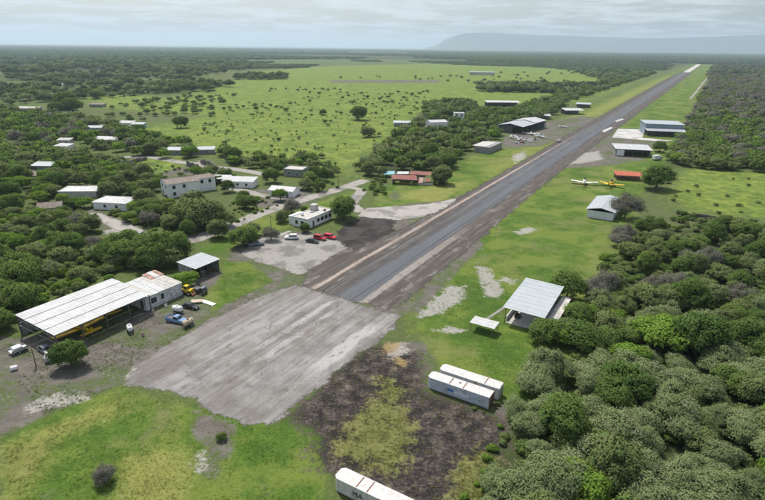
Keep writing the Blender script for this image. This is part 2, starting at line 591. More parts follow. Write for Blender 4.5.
def ground_material():
    m, t = new_mat('ground')
    co = t.co('Object')
    nb = t.noise(co, 0.012, 4, 0.6)
    n0 = t.noise(co, 0.06, 4, 0.6)
    n1 = t.noise(co, 0.35, 4, 0.62)
    n2 = t.noise(co, 1.6, 4, 0.65)
    n3 = t.noise(co, 5.0, 3, 0.7)
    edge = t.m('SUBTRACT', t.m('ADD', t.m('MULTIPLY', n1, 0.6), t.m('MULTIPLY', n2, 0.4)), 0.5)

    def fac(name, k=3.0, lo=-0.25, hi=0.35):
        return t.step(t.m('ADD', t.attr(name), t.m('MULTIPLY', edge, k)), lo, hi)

    mixn = t.m('ADD', t.m('MULTIPLY', n1, 0.45), t.m('MULTIPLY', n2, 0.55))
    # base: rough scrubby pasture
    c = t.ramp(mixn, [(0.30, (0.060, 0.068, 0.030)), (0.46, (0.075, 0.110, 0.032)), (0.62, (0.115, 0.150, 0.045))])
    c = t.mix(t.step(nb, 0.45, 0.62), c, t.ramp(mixn, [(0.3, (0.070, 0.080, 0.038)), (0.65, (0.110, 0.130, 0.050))]))
    # bright pasture
    big = t.m('ADD', t.m('MULTIPLY', n0, 0.5), t.m('MULTIPLY', n1, 0.5))
    mead = t.ramp(big, [(0.36, (0.060, 0.102, 0.024)), (0.46, (0.118, 0.172, 0.032)), (0.56, (0.182, 0.235, 0.045)), (0.68, (0.230, 0.252, 0.075))])
    mead = t.mix(t.m('MULTIPLY', t.step(n2, 0.52, 0.66), 0.35), mead, (0.070, 0.115, 0.026))
    spk = t.step(t.m('ADD', t.vor(co, 0.11), t.m('MULTIPLY', t.m('SUBTRACT', n0, 0.5), -1.6)), 0.22, 0.42, 1.0, 0.0)
    mead = t.mix(t.m('MULTIPLY', spk, 0.55), mead, t.mix(n2, (0.050, 0.085, 0.022), (0.090, 0.140, 0.032)))
    c = t.mix(fac('meadow', 2.2), c, mead)
    # forest floor
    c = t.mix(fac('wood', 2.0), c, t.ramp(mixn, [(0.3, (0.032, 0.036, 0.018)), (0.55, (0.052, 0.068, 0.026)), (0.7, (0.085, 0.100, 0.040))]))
    # lush lawn
    lawn = t.ramp(mixn, [(0.32, (0.040, 0.074, 0.013)), (0.46, (0.064, 0.118, 0.018)), (0.58, (0.095, 0.158, 0.025)), (0.70, (0.145, 0.190, 0.040))])
    lawn = t.mix(t.m('MULTIPLY', t.step(n0, 0.46, 0.58), 0.62), lawn, t.mix(n2, (0.120, 0.170, 0.028), (0.205, 0.235, 0.055)))
    lawn = t.mix(t.m('MULTIPLY', t.step(n0, 0.46, 0.36), 0.45), lawn, (0.045, 0.090, 0.016))
    lawn = t.mix(t.m('MULTIPLY', t.step(t.noise(co, 0.11, 6, 0.75), 0.56, 0.68), 0.5), lawn, (0.150, 0.140, 0.090))
    lawn = t.mix(t.m('MULTIPLY', t.step(n3, 0.5, 0.7), 0.4), lawn, (0.050, 0.070, 0.022))
    lawn = t.mix(t.m('MULTIPLY', t.step(t.noise(co, 0.028, 6, 0.72), 0.50, 0.60), 0.6), lawn, t.mix(n2, (0.120, 0.140, 0.040), (0.225, 0.225, 0.085)))
    c = t.mix(fac('lawn', 2.2), c, lawn)
    yel = t.ramp(mixn, [(0.3, (0.150, 0.165, 0.040)), (0.55, (0.225, 0.235, 0.065)), (0.7, (0.270, 0.275, 0.100))])
    c = t.mix(t.m('MULTIPLY', fac('yellow', 2.4, -0.4, 0.8), 0.85), c, yel)
    soil = t.ramp(t.m('ADD', t.m('MULTIPLY', n1, 0.5), t.m('MULTIPLY', n3, 0.5)),
                  [(0.3, (0.075, 0.066, 0.056)), (0.5, (0.130, 0.118, 0.102)), (0.68, (0.215, 0.200, 0.180))])
    soil = t.mix(t.m('MULTIPLY', t.step(n0, 0.47, 0.56), t.step(n2, 0.40, 0.56)), soil, (0.075, 0.112, 0.028))
    c = t.mix(fac('soil', 3.0), c, soil)
    burn = t.ramp(t.m('ADD', t.m('MULTIPLY', n1, 0.40), t.m('ADD', t.m('MULTIPLY', n2, 0.32), t.m('MULTIPLY', n3, 0.28))),
                  [(0.40, (0.013, 0.012, 0.012)), (0.48, (0.036, 0.032, 0.030)), (0.54, (0.082, 0.068, 0.057)), (0.62, (0.18, 0.150, 0.122))])
    c = t.mix(fac('burn', 5.0, -0.2, 0.5), c, burn)
    ol = t.ramp(mixn, [(0.3, (0.085, 0.085, 0.030)), (0.5, (0.150, 0.165, 0.045)), (0.68, (0.21, 0.215, 0.075))])
    c = t.mix(t.m('MULTIPLY', fac('olive', 7.0, -0.2, 0.9), 0.8), c, ol)
    pale = t.ramp(t.m('ADD', t.m('MULTIPLY', n2, 0.5), t.m('MULTIPLY', n3, 0.5)),
                  [(0.3, (0.17, 0.16, 0.14)), (0.52, (0.33, 0.315, 0.29)), (0.7, (0.46, 0.445, 0.42))])
    c = t.mix(t.m('MULTIPLY', fac('pale', 5.5, -0.1, 0.8), 0.92), c, pale)
    c = t.mix(t.m('MULTIPLY', fac('ochre', 4.0, -0.1, 0.6), 0.8), c, t.mix(n3, (0.22, 0.15, 0.06), (0.36, 0.27, 0.13)))
    h = t.m('ADD', t.m('MULTIPLY', n2, 0.7), t.m('MULTIPLY', n3, 0.3))
    t.out(t.pbr(c, 0.95, 0, t.bump(h, 0.9, 0.35), 0.1))
    return m


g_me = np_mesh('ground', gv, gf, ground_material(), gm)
ground = bpy.data.objects.new('ground', g_me); COL.objects.link(ground)
tag(ground, 'wide flat ground of green grass, bare soil and burnt patches', kind='structure')


# ------------------------------------------------------------------ sheets: runway, apron, roads
def sheet(name, poly, z, mat, step=0.8, amp=0.0, runway_frame=True, seed=0.0, label=None, cells=None):
    """ground sheet on a grid; 'ed' holds the distance to its edge so that the material can fray it"""
    pts = [(p[0], p[1]) for p in poly]
    if runway_frame:
        pts = [(ST(p)[0], -ST(p)[1]) for p in pts]
    A = np.array(pts)
    m = 4.0
    lo, hi = A.min(0) - m, A.max(0) + m
    cx, cy = cells or (step, step)
    X, Y = np.meshgrid(np.arange(lo[0], hi[0] + cx, cx), np.arange(lo[1], hi[1] + cy, cy))
    d = sdf(pts, X.ravel(), Y.ravel()).reshape(X.shape)
    ny_, nx_ = X.shape
    ix = np.arange(nx_ * ny_).reshape(ny_, nx_)
    q = np.stack([ix[:-1, :-1], ix[:-1, 1:], ix[1:, 1:], ix[1:, :-1]], -1).reshape(-1, 4)
    q = q[(d.ravel()[q] > -m).any(1)]
    used, inv = np.unique(q, return_inverse=True)
    V = np.stack([X.ravel()[used], Y.ravel()[used], np.full(len(used), z)], 1)
    me = np_mesh(name, V, inv.reshape(-1, 4), mat, {'ed': np.clip(d.ravel()[used], -6, 6)})
    o = bpy.data.objects.new(name, me); COL.objects.link(o)
    if runway_frame:
        o.location = (O_RW.x, O_RW.y, 0); o.rotation_euler = (0, 0, RW)
    tag(o, label, kind='structure')
    return o


def asphalt_material():
    m, t = new_mat('runway_asphalt')
    co = t.co('Object')
    sp = t.node('ShaderNodeSeparateXYZ'); t.put(sp.inputs[0], co)
    st = t.noise(t.mapping(co, (0.02, 1.2, 1)), 1.0, 5, 0.6)
    st2 = t.noise(t.mapping(co, (0.10, 0.5, 1)), 1.0, 4, 0.65)
    fine = t.noise(co, 6, 3, 0.7)
    pos = t.m('ADD', sp.outputs[1], t.m('MULTIPLY', t.m('SUBTRACT', st2, 0.5), 4.0))      # local y: left positive
    lane = t.step(pos, 0.2, 1.8)                                                       # worn dark left lane
    c = t.ramp(st, [(0.32, (0.066, 0.072, 0.083)), (0.5, (0.088, 0.095, 0.106)), (0.68, (0.118, 0.125, 0.134))])
    near = t.step(sp.outputs[0], 60, 150, 1.0, 0.25)
    worn = t.ramp(t.m('ADD', t.m('MULTIPLY', st2, 0.6), t.m('MULTIPLY', fine, 0.4)), [(0.32, (0.032, 0.031, 0.033)), (0.52, (0.066, 0.060, 0.057)), (0.68, (0.135, 0.118, 0.105))])
    c = t.mix(t.m('MULTIPLY', lane, near), c, worn)
    patch = t.m('MULTIPLY', t.step(t.noise(co, 0.18, 5, 0.65), 0.52, 0.60), t.step(pos, -1.0, 2.0))
    c = t.mix(t.m('MULTIPLY', patch, 0.6), c, (0.042, 0.042, 0.046))
    seam = t.m('ABSOLUTE', t.m('ADD', sp.outputs[1], t.m('ADD', 3.4, t.m('MULTIPLY', st2, 0.3))))
    c = t.mix(t.step(seam, 0.08, 0.35, 0.75, 0.0), c, (0.03, 0.032, 0.036))
    seam2 = t.m('ABSOLUTE', t.m('SUBTRACT', sp.outputs[1], 4.4))
    c = t.mix(t.m('MULTIPLY', t.step(seam2, 0.5, 1.5, 0.6, 0.0), t.step(st, 0.45, 0.6)), c, (0.17, 0.16, 0.15))
    c = t.mix(t.m('MULTIPLY', t.step(fine, 0.5, 0.8), 0.25), c, (0.19, 0.18, 0.17))
    t.fray(t.pbr(c, 0.8, 0, t.bump(fine, 0.3, 0.03), 0.3), 1.1, 0.2)
    return m


def shoulder_material():
    m, t = new_mat('runway_shoulder')
    co = t.co('Object')
    sp = t.node('ShaderNodeSeparateXYZ'); t.put(sp.inputs[0], co)
    st = t.noise(t.mapping(co, (0.06, 0.9, 1)), 1.0, 5, 0.65)
    n = t.noise(co, 0.5, 5, 0.65)
    fine = t.noise(co, 4, 3, 0.7)
    base = t.ramp(t.m('ADD', t.m('MULTIPLY', st, 0.6), t.m('MULTIPLY', fine, 0.4)),
                  [(0.32, (0.052, 0.045, 0.041)), (0.5, (0.088, 0.077, 0.070)), (0.66, (0.16, 0.143, 0.13))])
    wob = t.m('MULTIPLY', t.m('SUBTRACT', n, 0.5), 1.4)
    yy = t.m('ADD', sp.outputs[1], wob)
    tan = t.m('MULTIPLY', t.step(t.m('ABSOLUTE', t.m('SUBTRACT', yy, 9.2)), 0.25, 1.2, 1.0, 0.0), t.step(t.m('ADD', st, t.m('MULTIPLY', fine, 0.5)), 0.5, 0.8, 0.35, 1.0))
    tan = t.m('MULTIPLY', tan, t.step(sp.outputs[0], 180, 420, 1.0, 0.15))
    c = t.mix(t.m('MULTIPLY', tan, 0.85), base, t.ramp(st, [(0.3, (0.30, 0.235, 0.195)), (0.7, (0.46, 0.39, 0.34))]))
    wht = t.step(t.m('ABSOLUTE', t.m('ADD', yy, 6.6)), 0.9, 1.9, 1.0, 0.0)
    wht = t.m('MULTIPLY', t.m('MULTIPLY', wht, t.step(sp.outputs[0], 25, 90, 0.8, 0.05)), t.step(t.m('ADD', n, t.m('MULTIPLY', fine, 0.3)), 0.42, 0.62))
    c = t.mix(wht, c, (0.30, 0.275, 0.25))
    pl = t.step(t.noise(t.mapping(co, (0.35, 1, 1), loc=(5, 1, 0)), 0.22, 6, 0.72), 0.53, 0.64)
    c = t.mix(t.m('MULTIPLY', pl, t.step(sp.outputs[0], 60, 220, 0.6, 0.2)), c, t.ramp(fine, [(0.3, (0.17, 0.155, 0.14)), (0.7, (0.33, 0.31, 0.285))]))
    t.fray(t.pbr(c, 0.95, 0, t.bump(t.m('ADD', n, t.m('MULTIPLY', fine, 0.5)), 0.6, 0.2), 0.1), 5.0, 0.6)
    return m


def apron_material():
    m, t = new_mat('apron_surface')
    co = t.co('Object')
    sp = t.node('ShaderNodeSeparateXYZ'); t.put(sp.inputs[0], co)
    st = t.noise(t.mapping(co, (0.045, 1.05, 1)), 1.0, 6, 0.66)
    st2 = t.noise(t.mapping(co, (0.02, 0.33, 1), loc=(4, 2, 0)), 1.0, 3, 0.5)
    n = t.noise(co, 0.22, 5, 0.65)
    fine = t.noise(co, 3.2, 4, 0.7)
    v = t.m('ADD', t.m('ADD', t.m('MULTIPLY', st, 0.30), t.m('MULTIPLY', st2, 0.22)), t.m('ADD', t.m('MULTIPLY', n, 0.26), t.m('MULTIPLY', fine, 0.22)))
    c = t.ramp(v, [(0.37, (0.085, 0.078, 0.072)), (0.45, (0.155, 0.146, 0.137)), (0.53, (0.235, 0.224, 0.212)), (0.64, (0.35, 0.338, 0.325))])
    # clean swept strips running with the runway
    for y0, w, a, x0, x1 in ((0.4, 1.0, 0.7, -30, -3), (-3.2, 0.9, 0.6, -34, -8), (-15.5, 2.0, 0.85, -30, -8), (4.6, 0.7, 0.4, -28, -2), (10.5, 0.8, 0.35, -44, -14)):
        yy = t.m('ABSOLUTE', t.m('SUBTRACT', t.m('ADD', sp.outputs[1], t.m('MULTIPLY', t.m('SUBTRACT', n, 0.5), 3.0)), y0))
        f = t.m('MULTIPLY', t.step(yy, w * 0.6, w * 1.1, a, 0.0), t.m('MULTIPLY', t.step(sp.outputs[0], x0 - 5, x0 + 3), t.step(sp.outputs[0], x1 - 2, x1 + 2, 1.0, 0.0)))
        c = t.mix(f, c, t.ramp(fine, [(0.35, (0.31, 0.30, 0.29)), (0.65, (0.44, 0.43, 0.42))]))
    # turning tyre marks
    for cx, cy, r, w, a in ((-18, 0, 5.2, 0.16, 0.7), (-18, 0, 6.6, 0.16, 0.65), (-16.5, -1.5, 4.0, 0.14, 0.6), (-33, 6, 9.0, 0.25, 0.35), (-33, 6, 10.6, 0.25, 0.35), (-40, -3, 7.5, 0.25, 0.3), (-40, -3, 9.0, 0.25, 0.3)):
        dx = t.m('SUBTRACT', sp.outputs[0], cx); dy = t.m('SUBTRACT', sp.outputs[1], cy)
        rr = t.m('SQRT', t.m('ADD', t.m('MULTIPLY', dx, dx), t.m('MULTIPLY', dy, dy)))
        ring = t.step(t.m('ABSOLUTE', t.m('SUBTRACT', t.m('ADD', rr, t.m('MULTIPLY', n, 0.8)), r)), w * 0.5, w * 1.6, a, 0.0)
        ring = t.m('MULTIPLY', ring, t.step(t.noise(co, 0.16, 2), 0.46, 0.62))
        c = t.mix(ring, c, (0.10, 0.095, 0.09))
    blot = t.noise(t.mapping(co, (0.6, 1, 1), loc=(2, 8, 0)), 0.09, 6, 0.7)
    c = t.mix(t.m('MULTIPLY', t.step(blot, 0.50, 0.62), 0.55), c, (0.130, 0.118, 0.106))
    c = t.mix(t.m('MULTIPLY', t.step(blot, 0.46, 0.36), 0.4), c, (0.35, 0.34, 0.328))
    # potholes and dark crusts
    crust = t.step(t.noise(t.mapping(co, (1, 1.4, 1), loc=(9, 3, 0)), 0.35, 6, 0.75), 0.57, 0.66)
    c = t.mix(t.m('MULTIPLY', crust, 0.7), c, (0.095, 0.085, 0.078))
    mud = t.m('MULTIPLY', t.step(t.m('ADD', sp.outputs[1], t.m('MULTIPLY', n, 8)), 12, 22), t.step(n, 0.40, 0.62))
    c = t.mix(t.m('MULTIPLY', mud, 0.75), c, (0.145, 0.130, 0.112))
    t.fray(t.pbr(c, 0.92, 0, t.bump(t.m('ADD', st, t.m('MULTIPLY', fine, 0.4)), 0.5, 0.15), 0.15), 4.5, 0.35)
    return m


def road_material(name, a, b, scale=0.6, fray=2.6):
    m, t = new_mat(name)
    co = t.co('Object')
    n = t.noise(co, scale, 5, 0.65); f = t.noise(co, scale * 7, 3, 0.7); g = t.noise(co, 0.12, 4, 0.6)
    c = t.mix(t.m('ADD', t.m('MULTIPLY', n, 0.6), t.m('MULTIPLY', f, 0.4)), a, b)
    c = t.mix(t.m('MULTIPLY', t.step(g, 0.48, 0.60), 0.65), c, tuple(x * 0.62 for x in a))
    c = t.mix(t.m('MULTIPLY', t.step(t.noise(t.mapping(co, (1, 0.5, 1), rot=(0, 0, RW)), 0.5, 6, 0.75), 0.55, 0.66), 0.5), c, tuple(x * 0.5 for x in a))
    sh = t.pbr(c, 0.95, 0, t.bump(t.m('ADD', n, f), 0.4, 0.1), 0.1)
    t.fray(sh, fray, 0.4) if fray else t.out(sh)
    MAT[name] = m
    return m


road_material('dirt_road', (0.22, 0.20, 0.18), (0.40, 0.38, 0.35))
road_material('lot_gravel', (0.19, 0.178, 0.162), (0.37, 0.355, 0.33), 0.9, 5.0)
road_material('dark_lot', (0.034, 0.031, 0.030), (0.090, 0.082, 0.076), 0.6, 6.0)
road_material('pale_track', (0.25, 0.235, 0.213), (0.43, 0.41, 0.38), 0.6, 4.0)
road_material('path_gravel', (0.3, 0.29, 0.27), (0.48, 0.46, 0.43), 0.9, 0.25)
road_material('slab_concrete', (0.42, 0.41, 0.39), (0.56, 0.55, 0.53), 0.3, 0)
M_SH = shoulder_material()
sheet('runway_shoulder', SS((0.3, -13.5), (10, -18), (30, -19), (48, -15), (60, -13), (200, -13.5), (480, -16), (900, -18.5), (1600, -20), (1818, -12), (1818, 12), (1600, 16), (760, 13), (430, 12.5), (200, 12), (120, 13.2), (60, 15), (25, 15.5), (0.3, 15)),
      0.010, M_SH, cells=(2.5, 0.8))
sheet('runway', SS((0.3, -6.2), (45, -5.9), (120, -7.0), (200, -8.6), (290, -8.8), (1000, -9.2), (1815, -10), (1815, 4), (1000, 4), (300, 4), (120, 4.6), (40, 4.9), (0.3, 6.0)),
      0.022, asphalt_material(), cells=(2.5, 0.5))
sheet('runway_far_section', SS((1815.5, -10), (2960, -8.5), (2960, 8.5), (1815.5, 7)), 0.022, road_material('pale_runway', (0.42, 0.40, 0.38), (0.58, 0.56, 0.54), 0.1), cells=(20, 2))
sheet('apron', PX((296, 285), (400, 316), (392, 330), (345, 365), (300, 402), (272, 425), (250, 424), (212, 412), (178, 392), (128, 383), (135, 366), (165, 346), (215, 318), (255, 298)),
      0.030, apron_material(), 0.6)
sheet('parking_lot', PX((240, 254), (256, 240), (280, 232), (300, 235), (345, 236), (352, 246), (330, 262), (300, 274), (262, 264)), 0.006, MAT['lot_gravel'], 0.7, runway_frame=False)
sheet('asphalt_lot', PX((333, 238), (345, 226), (366, 214), (398, 216), (392, 232), (372, 242), (355, 250)), 0.014, MAT['dark_lot'], 0.7, runway_frame=False)
sheet('taxi_track', PX((358, 216), (366, 208), (400, 206), (428, 204), (458, 198), (444, 209), (420, 217), (398, 220)), 0.018, MAT['pale_track'], 0.7, runway_frame=False)


def road(name, pts, w, z, mat, amp=0.5):
    P = [Vector(G(*p)[:2]) for p in pts]
    L, Rr = [], []
    for i, p in enumerate(P):
        d = (P[min(i + 1, len(P) - 1)] - P[max(i - 1, 0)]).normalized()
        nn = Vector((-d.y, d.x))
        L.append(p + nn * w / 2); Rr.append(p - nn * w / 2)
    return sheet(name, L + Rr[::-1], z, mat, 0.6 if w < 3 else 0.9, runway_frame=False)


road('dirt_road', [(168, 246), (196, 239), (230, 226), (262, 213), (290, 203), (320, 195), (345, 187), (366, 180)], 6.5, 0.012, MAT['dirt_road'])
road('dirt_road', [(300, 199), (270, 197), (240, 190), (222, 186)], 5, 0.016, MAT['dirt_road'])
road('dirt_road', [(86, 214), (104, 219), (124, 227), (146, 238), (166, 247)], 6.0, 0.020, MAT['pale_track'])
road('dirt_road', [(118, 157), (150, 157), (185, 163), (240, 170), (275, 176)], 6.0, 0.024, MAT['dirt_road'])
road('dirt_road', [(345, 186), (362, 190), (352, 204), (362, 212)], 5.0, 0.017, MAT['dirt_road'])
road('footpath', [(262, 244), (275, 237), (290, 231)], 1.2, 0.026, MAT['path_gravel'])
road('footpath', [(484, 321), (494, 314), (506, 306), (514, 300)], 0.6, 0.012, MAT['path_gravel'])
road('boundary_track', [(690, 99), (697, 91), (703, 83), (708, 77)], 3, 0.04, MAT['dirt_road'], 0.5)


# ------------------------------------------------------------------ distant hills
def hills():
    D = 17000.0
    prof = [(430, 48.6), (442, 46.5), (450, 42), (458, 36), (466, 33.5), (480, 32.6), (500, 33), (520, 34.5), (545, 35.5), (570, 35.6), (600, 37), (630, 38), (660, 38.2), (700, 37.6), (735, 36.2), (765, 34.8), (810, 34), (870, 33), (960, 34), (1100, 36), (1300, 40)]

    def top(px, py):
        dx, dy = px - 382.5, 250 - py
        c, s = math.cos(ROLL), math.sin(ROLL)
        u, v = (dx * c - dy * s) / FPX, (dx * s + dy * c) / FPX
        fw = math.cos(PITCH) + v * math.sin(PITCH); up = v * math.cos(PITCH) - math.sin(PITCH)
        k = D / fw
        return u * k, CAM_H + up * k
    tops = [top(*p) for p in prof]
    xs = np.linspace(tops[0][0], tops[-1][0], 260)
    hs = np.maximum(np.interp(xs, [a for a, b in tops], [b for a, b in tops]), 0)
    rows = [(0.0, -1900), (0.10, -1350), (0.30, -700), (0.55, -330), (0.86, -120), (1.0, 0), (1.0, 1500), (0.9, 3500)]
    V = []
    for r, (k, dy) in enumerate(rows):
        for j, x in enumerate(xs):
            e = float(fbm(np.array([x * 0.0022 + 9.0]), np.array([r * 0.55]), 1.0, 4)[0]) - 0.5
            hh = hs[j] * k
            V.append((x, D + dy + e * 620 * (1 if 0 < k < 1 else 0.5), max(-1.0, hh + (e * 60 if 0.05 < k < 1 else e * 8 * (k == 1.0)) * min(1, hs[j] / 200))))
    n = len(xs)
    F = [(r * n + j, r * n + j + 1, (r + 1) * n + j + 1, (r + 1) * n + j) for r in range(len(rows) - 1) for j in range(n - 1)]
    me = np_mesh('hills', np.array(V), np.array(F), road_material('hill_scrub', (0.055, 0.075, 0.035), (0.105, 0.110, 0.065), 0.002, 0))
    me.polygons.foreach_set('use_smooth', [True] * len(me.polygons))
    o = bpy.data.objects.new('hills', me); COL.objects.link(o)
    tag(o, 'long flat-topped mesa on the horizon', kind='structure')


hills()

# ------------------------------------------------------------------ plant prototypes
def crown_mesh(name, mat, seed, n_cl, n_leaf, leaf, cz, rz, clump=0.3, up=0.5, shell=0.62, aspect=0.55, umbrella=0.0, lobe=0.35, low=0.75):
    """unit-radius crown of small leaf sprays; cz centre height, rz vertical radius"""
    r = np.random.default_rng(seed)
    d = r.normal(size=(n_cl, 3)); d[:, 2] = np.abs(d[:, 2]) * 1.0 - low * r.random(n_cl)
    d /= np.linalg.norm(d, axis=1)[:, None]
    az = np.arctan2(d[:, 1], d[:, 0]); ph = r.random(4) * 6.28
    lob = 1 - lobe * 0.5 + lobe * 0.5 * (np.sin(az * 2 + ph[0]) * 0.5 + np.sin(az * 3 + ph[1]) * 0.35 + np.sin(az * 5 + ph[2]) * 0.3 + np.sin(d[:, 2] * 5 + ph[3]) * 0.3)
    rad = (shell + (1 - shell) * r.random(n_cl) ** 0.6) * lob
    C = d * rad[:, None]
    C[:, 2] = C[:, 2] * rz + cz
    if umbrella:
        C[:, 2] = cz + rz * (1 - 0.55 * (C[:, 0] ** 2 + C[:, 1] ** 2)) * (0.62 + 0.38 * r.random(n_cl)) * umbrella + (C[:, 2] - cz) * (1 - umbrella)
    cr = clump * (0.55 + 0.75 * r.random(n_cl))
    idx = r.choice(n_cl, n_leaf, p=cr ** 2 / np.sum(cr ** 2))
    q = r.normal(size=(n_leaf, 3)); q /= np.linalg.norm(q, axis=1)[:, None]
    q[:, 2] = np.where(q[:, 2] < -0.35, -q[:, 2], q[:, 2])
    off = q * (cr[idx] * (0.15 + 1.15 * r.random(n_leaf) ** 0.8))[:, None]
    off[:, 2] *= 0.62
    P = C[idx] + off
    P[:, 2] = np.maximum(P[:, 2], 0.05)
    nrm = q * 0.75 + np.array([0, 0, up]) + r.normal(size=(n_leaf, 3)) * 0.45
    nrm /= np.linalg.norm(nrm, axis=1)[:, None]
    a = np.cross(nrm, r.normal(size=(n_leaf, 3))); a /= np.linalg.norm(a, axis=1)[:, None]
    b = np.cross(nrm, a)
    L = leaf * (0.6 + 0.8 * r.random(n_leaf))
    a *= L[:, None]; b *= (L * aspect)[:, None]
    V = np.stack([P - a, P - b * (0.8 + 0.4 * r.random((n_leaf, 1))), P + a, P + b], 1).reshape(-1, 3)
    F = np.arange(n_leaf * 4).reshape(-1, 4)
    tint = np.clip(0.55 * r.random(n_cl)[idx] + 0.45 * r.random(n_leaf), 0, 1)
    out = P - np.array([0, 0, cz * 0.75]); out /= np.linalg.norm(out, axis=1)[:, None]
    cn = out * 0.55 + q * 0.40 + nrm * 0.35 + np.array([0, 0, 0.35]); cn /= np.linalg.norm(cn, axis=1)[:, None]
    return np_mesh(name, V, F, mat, None, {'tint': tint}, cn)


def trunk_mesh(name, seed, h, r0, limbs, spread, top):
    rd = random.Random(seed)
    mb = MB()
    p = Vector((0, 0, -0.05)); rr = r0
    for k in range(3):
        q = p + Vector((rd.uniform(-.05, .05), rd.uniform(-.05, .05), h / 3))
        mb.tube(p, q, rr, rr * 0.82, 7, caps=(k == 0)); p = q; rr *= 0.82
    for k in range(limbs):
        an = 6.283 * k / limbs + rd.uniform(-.4, .4)
        l = spread * rd.uniform(.6, 1.0)
        a = p + Vector((math.cos(an) * l * .45, math.sin(an) * l * .45, (top - h) * .45))
        b = p + Vector((math.cos(an) * l, math.sin(an) * l, (top - h) * rd.uniform(.7, 1.0)))
        mb.tube(p, a, rr * .75, rr * .5, 6, False); mb.tube(a, b, rr * .5, rr * .14, 5, False)
        for j in range(2):
            c = a.lerp(b, rd.uniform(.2, .7))
            mb.tube(c, c + Vector((rd.uniform(-.25, .25), rd.uniform(-.25, .25), rd.uniform(.05, .25))), rr * .3, rr * .08, 4, False)
    me = bpy.data.meshes.new(name); me.from_pydata(mb.v, [], mb.f); me.materials.append(MAT['bark'])
    return me


PLANT = {}      # kind -> list of (crown mesh, trunk mesh)
for kind, mat, args, trunk in (
    ('thorn', 'leaf_thorn', dict(n_cl=170, n_leaf=15000, leaf=0.040, cz=0.55, rz=0.66, clump=0.20, up=0.6, aspect=0.45, lobe=0.65, shell=0.6), (0.35, 0.05, 6, 0.75, 1.0)),
    ('broad', 'leaf_broad', dict(n_cl=120, n_leaf=11000, leaf=0.050, cz=0.66, rz=0.78, clump=0.24, up=0.55, lobe=0.45, shell=0.7), (0.45, 0.07, 5, 0.65, 1.1)),
    ('lime', 'leaf_lime', dict(n_cl=90, n_leaf=9000, leaf=0.052, cz=0.50, rz=0.60, clump=0.22, up=0.8, umbrella=0.35, lobe=0.5, shell=0.65), (0.4, 0.06, 6, 0.8, 0.85)),
    ('olive', 'leaf_olive', dict(n_cl=110, n_leaf=9500, leaf=0.050, cz=0.55, rz=0.68, clump=0.22, up=0.55, lobe=0.6, shell=0.68), (0.3, 0.05, 6, 0.7, 0.95)),
    ('twig', 'leaf_twig', dict(n_cl=80, n_leaf=6500, leaf=0.075, cz=0.55, rz=0.66, clump=0.26, up=0.1, aspect=0.13, lobe=0.6), (0.3, 0.045, 8, 0.85, 1.0)),
):
    PLANT[kind] = []
    for k in range(4):
        PLANT[kind].append((crown_mesh(kind + '_crown', MAT[mat], 100 * len(PLANT) + k, **args), trunk_mesh(kind + '_trunk', 7 * k + len(PLANT), *trunk)))
for kind, mat, args in (
    ('bush', 'leaf_broad', dict(n_cl=34, n_leaf=1500, leaf=0.105, cz=0.42, rz=0.55, clump=0.30, up=0.5, lobe=0.6)),
    ('scrub', 'leaf_olive', dict(n_cl=34, n_leaf=1500, leaf=0.105, cz=0.42, rz=0.55, clump=0.30, up=0.5, lobe=0.7)),
    ('limebush', 'leaf_lime', dict(n_cl=34, n_leaf=1500, leaf=0.105, cz=0.36, rz=0.45, clump=0.32, up=0.6, lobe=0.7)),
):
    PLANT[kind] = []
    for k in range(3):
        PLANT[kind].append((crown_mesh(kind + '_foliage', MAT[mat], 1000 + 100 * len(PLANT) + k, **args), trunk_mesh(kind + '_stem', 70 * k + len(PLANT), 0.1, 0.03, 6, 0.6, 0.6)))

# low-cost crowns for the far masses
FAR = {}
for kind, mat in (('thorn', 'leaf_thorn'), ('broad', 'leaf_broad'), ('olive', 'leaf_olive'), ('lime', 'leaf_lime'), ('twig', 'leaf_twig'), ('far', 'leaf_far')):
    FAR[kind] = [crown_mesh('far_' + kind, MAT[mat], 3000 + 10 * len(FAR) + k, 34, 700, 0.14 if kind != 'twig' else 0.2, 0.55, 0.66, clump=0.32, up=0.55, lobe=0.6,
                            aspect=0.55 if kind != 'twig' else 0.16) for k in range(2)]
def patch_mesh(name, seed, ncrown, mats):
    """a wood patch of unit half-width: many crowns in one mesh (for kilometres away)"""
    r = np.random.default_rng(seed)
    V = []; T = []; Cn = []
    for c in range(ncrown):
        cx, cy = r.uniform(-1, 1, 2); R0 = r.uniform(0.06, 0.13)
        n = 46
        d = r.normal(size=(n, 3)); d[:, 2] = np.abs(d[:, 2]); d /= np.linalg.norm(d, axis=1)[:, None]
        P = d * R0 * r.uniform(.7, 1.05, (n, 1)); P[:, 2] *= 0.9
        P += np.array([cx, cy, R0 * 0.4])
        nr = d + r.normal(size=(n, 3)) * .4 + np.array([0, 0, .4]); nr /= np.linalg.norm(nr, axis=1)[:, None]
        a = np.cross(nr, r.normal(size=(n, 3))); a /= np.linalg.norm(a, axis=1)[:, None]; b = np.cross(nr, a)
        L = R0 * 0.34
        V.append(np.stack([P - a * L, P - b * L * .8, P + a * L, P + b * L * .8], 1).reshape(-1, 3)); T.append(np.full(n, r.random())); Cn.append(d)
    V = np.concatenate(V); F = np.arange(len(V)).reshape(-1, 4)
    return np_mesh(name, V, F, mats, None, {'tint': np.concatenate(T)}, np.concatenate(Cn))


PATCH = [patch_mesh('wood_patch', 50 + k, 110, MAT['leaf_far']) for k in range(3)]


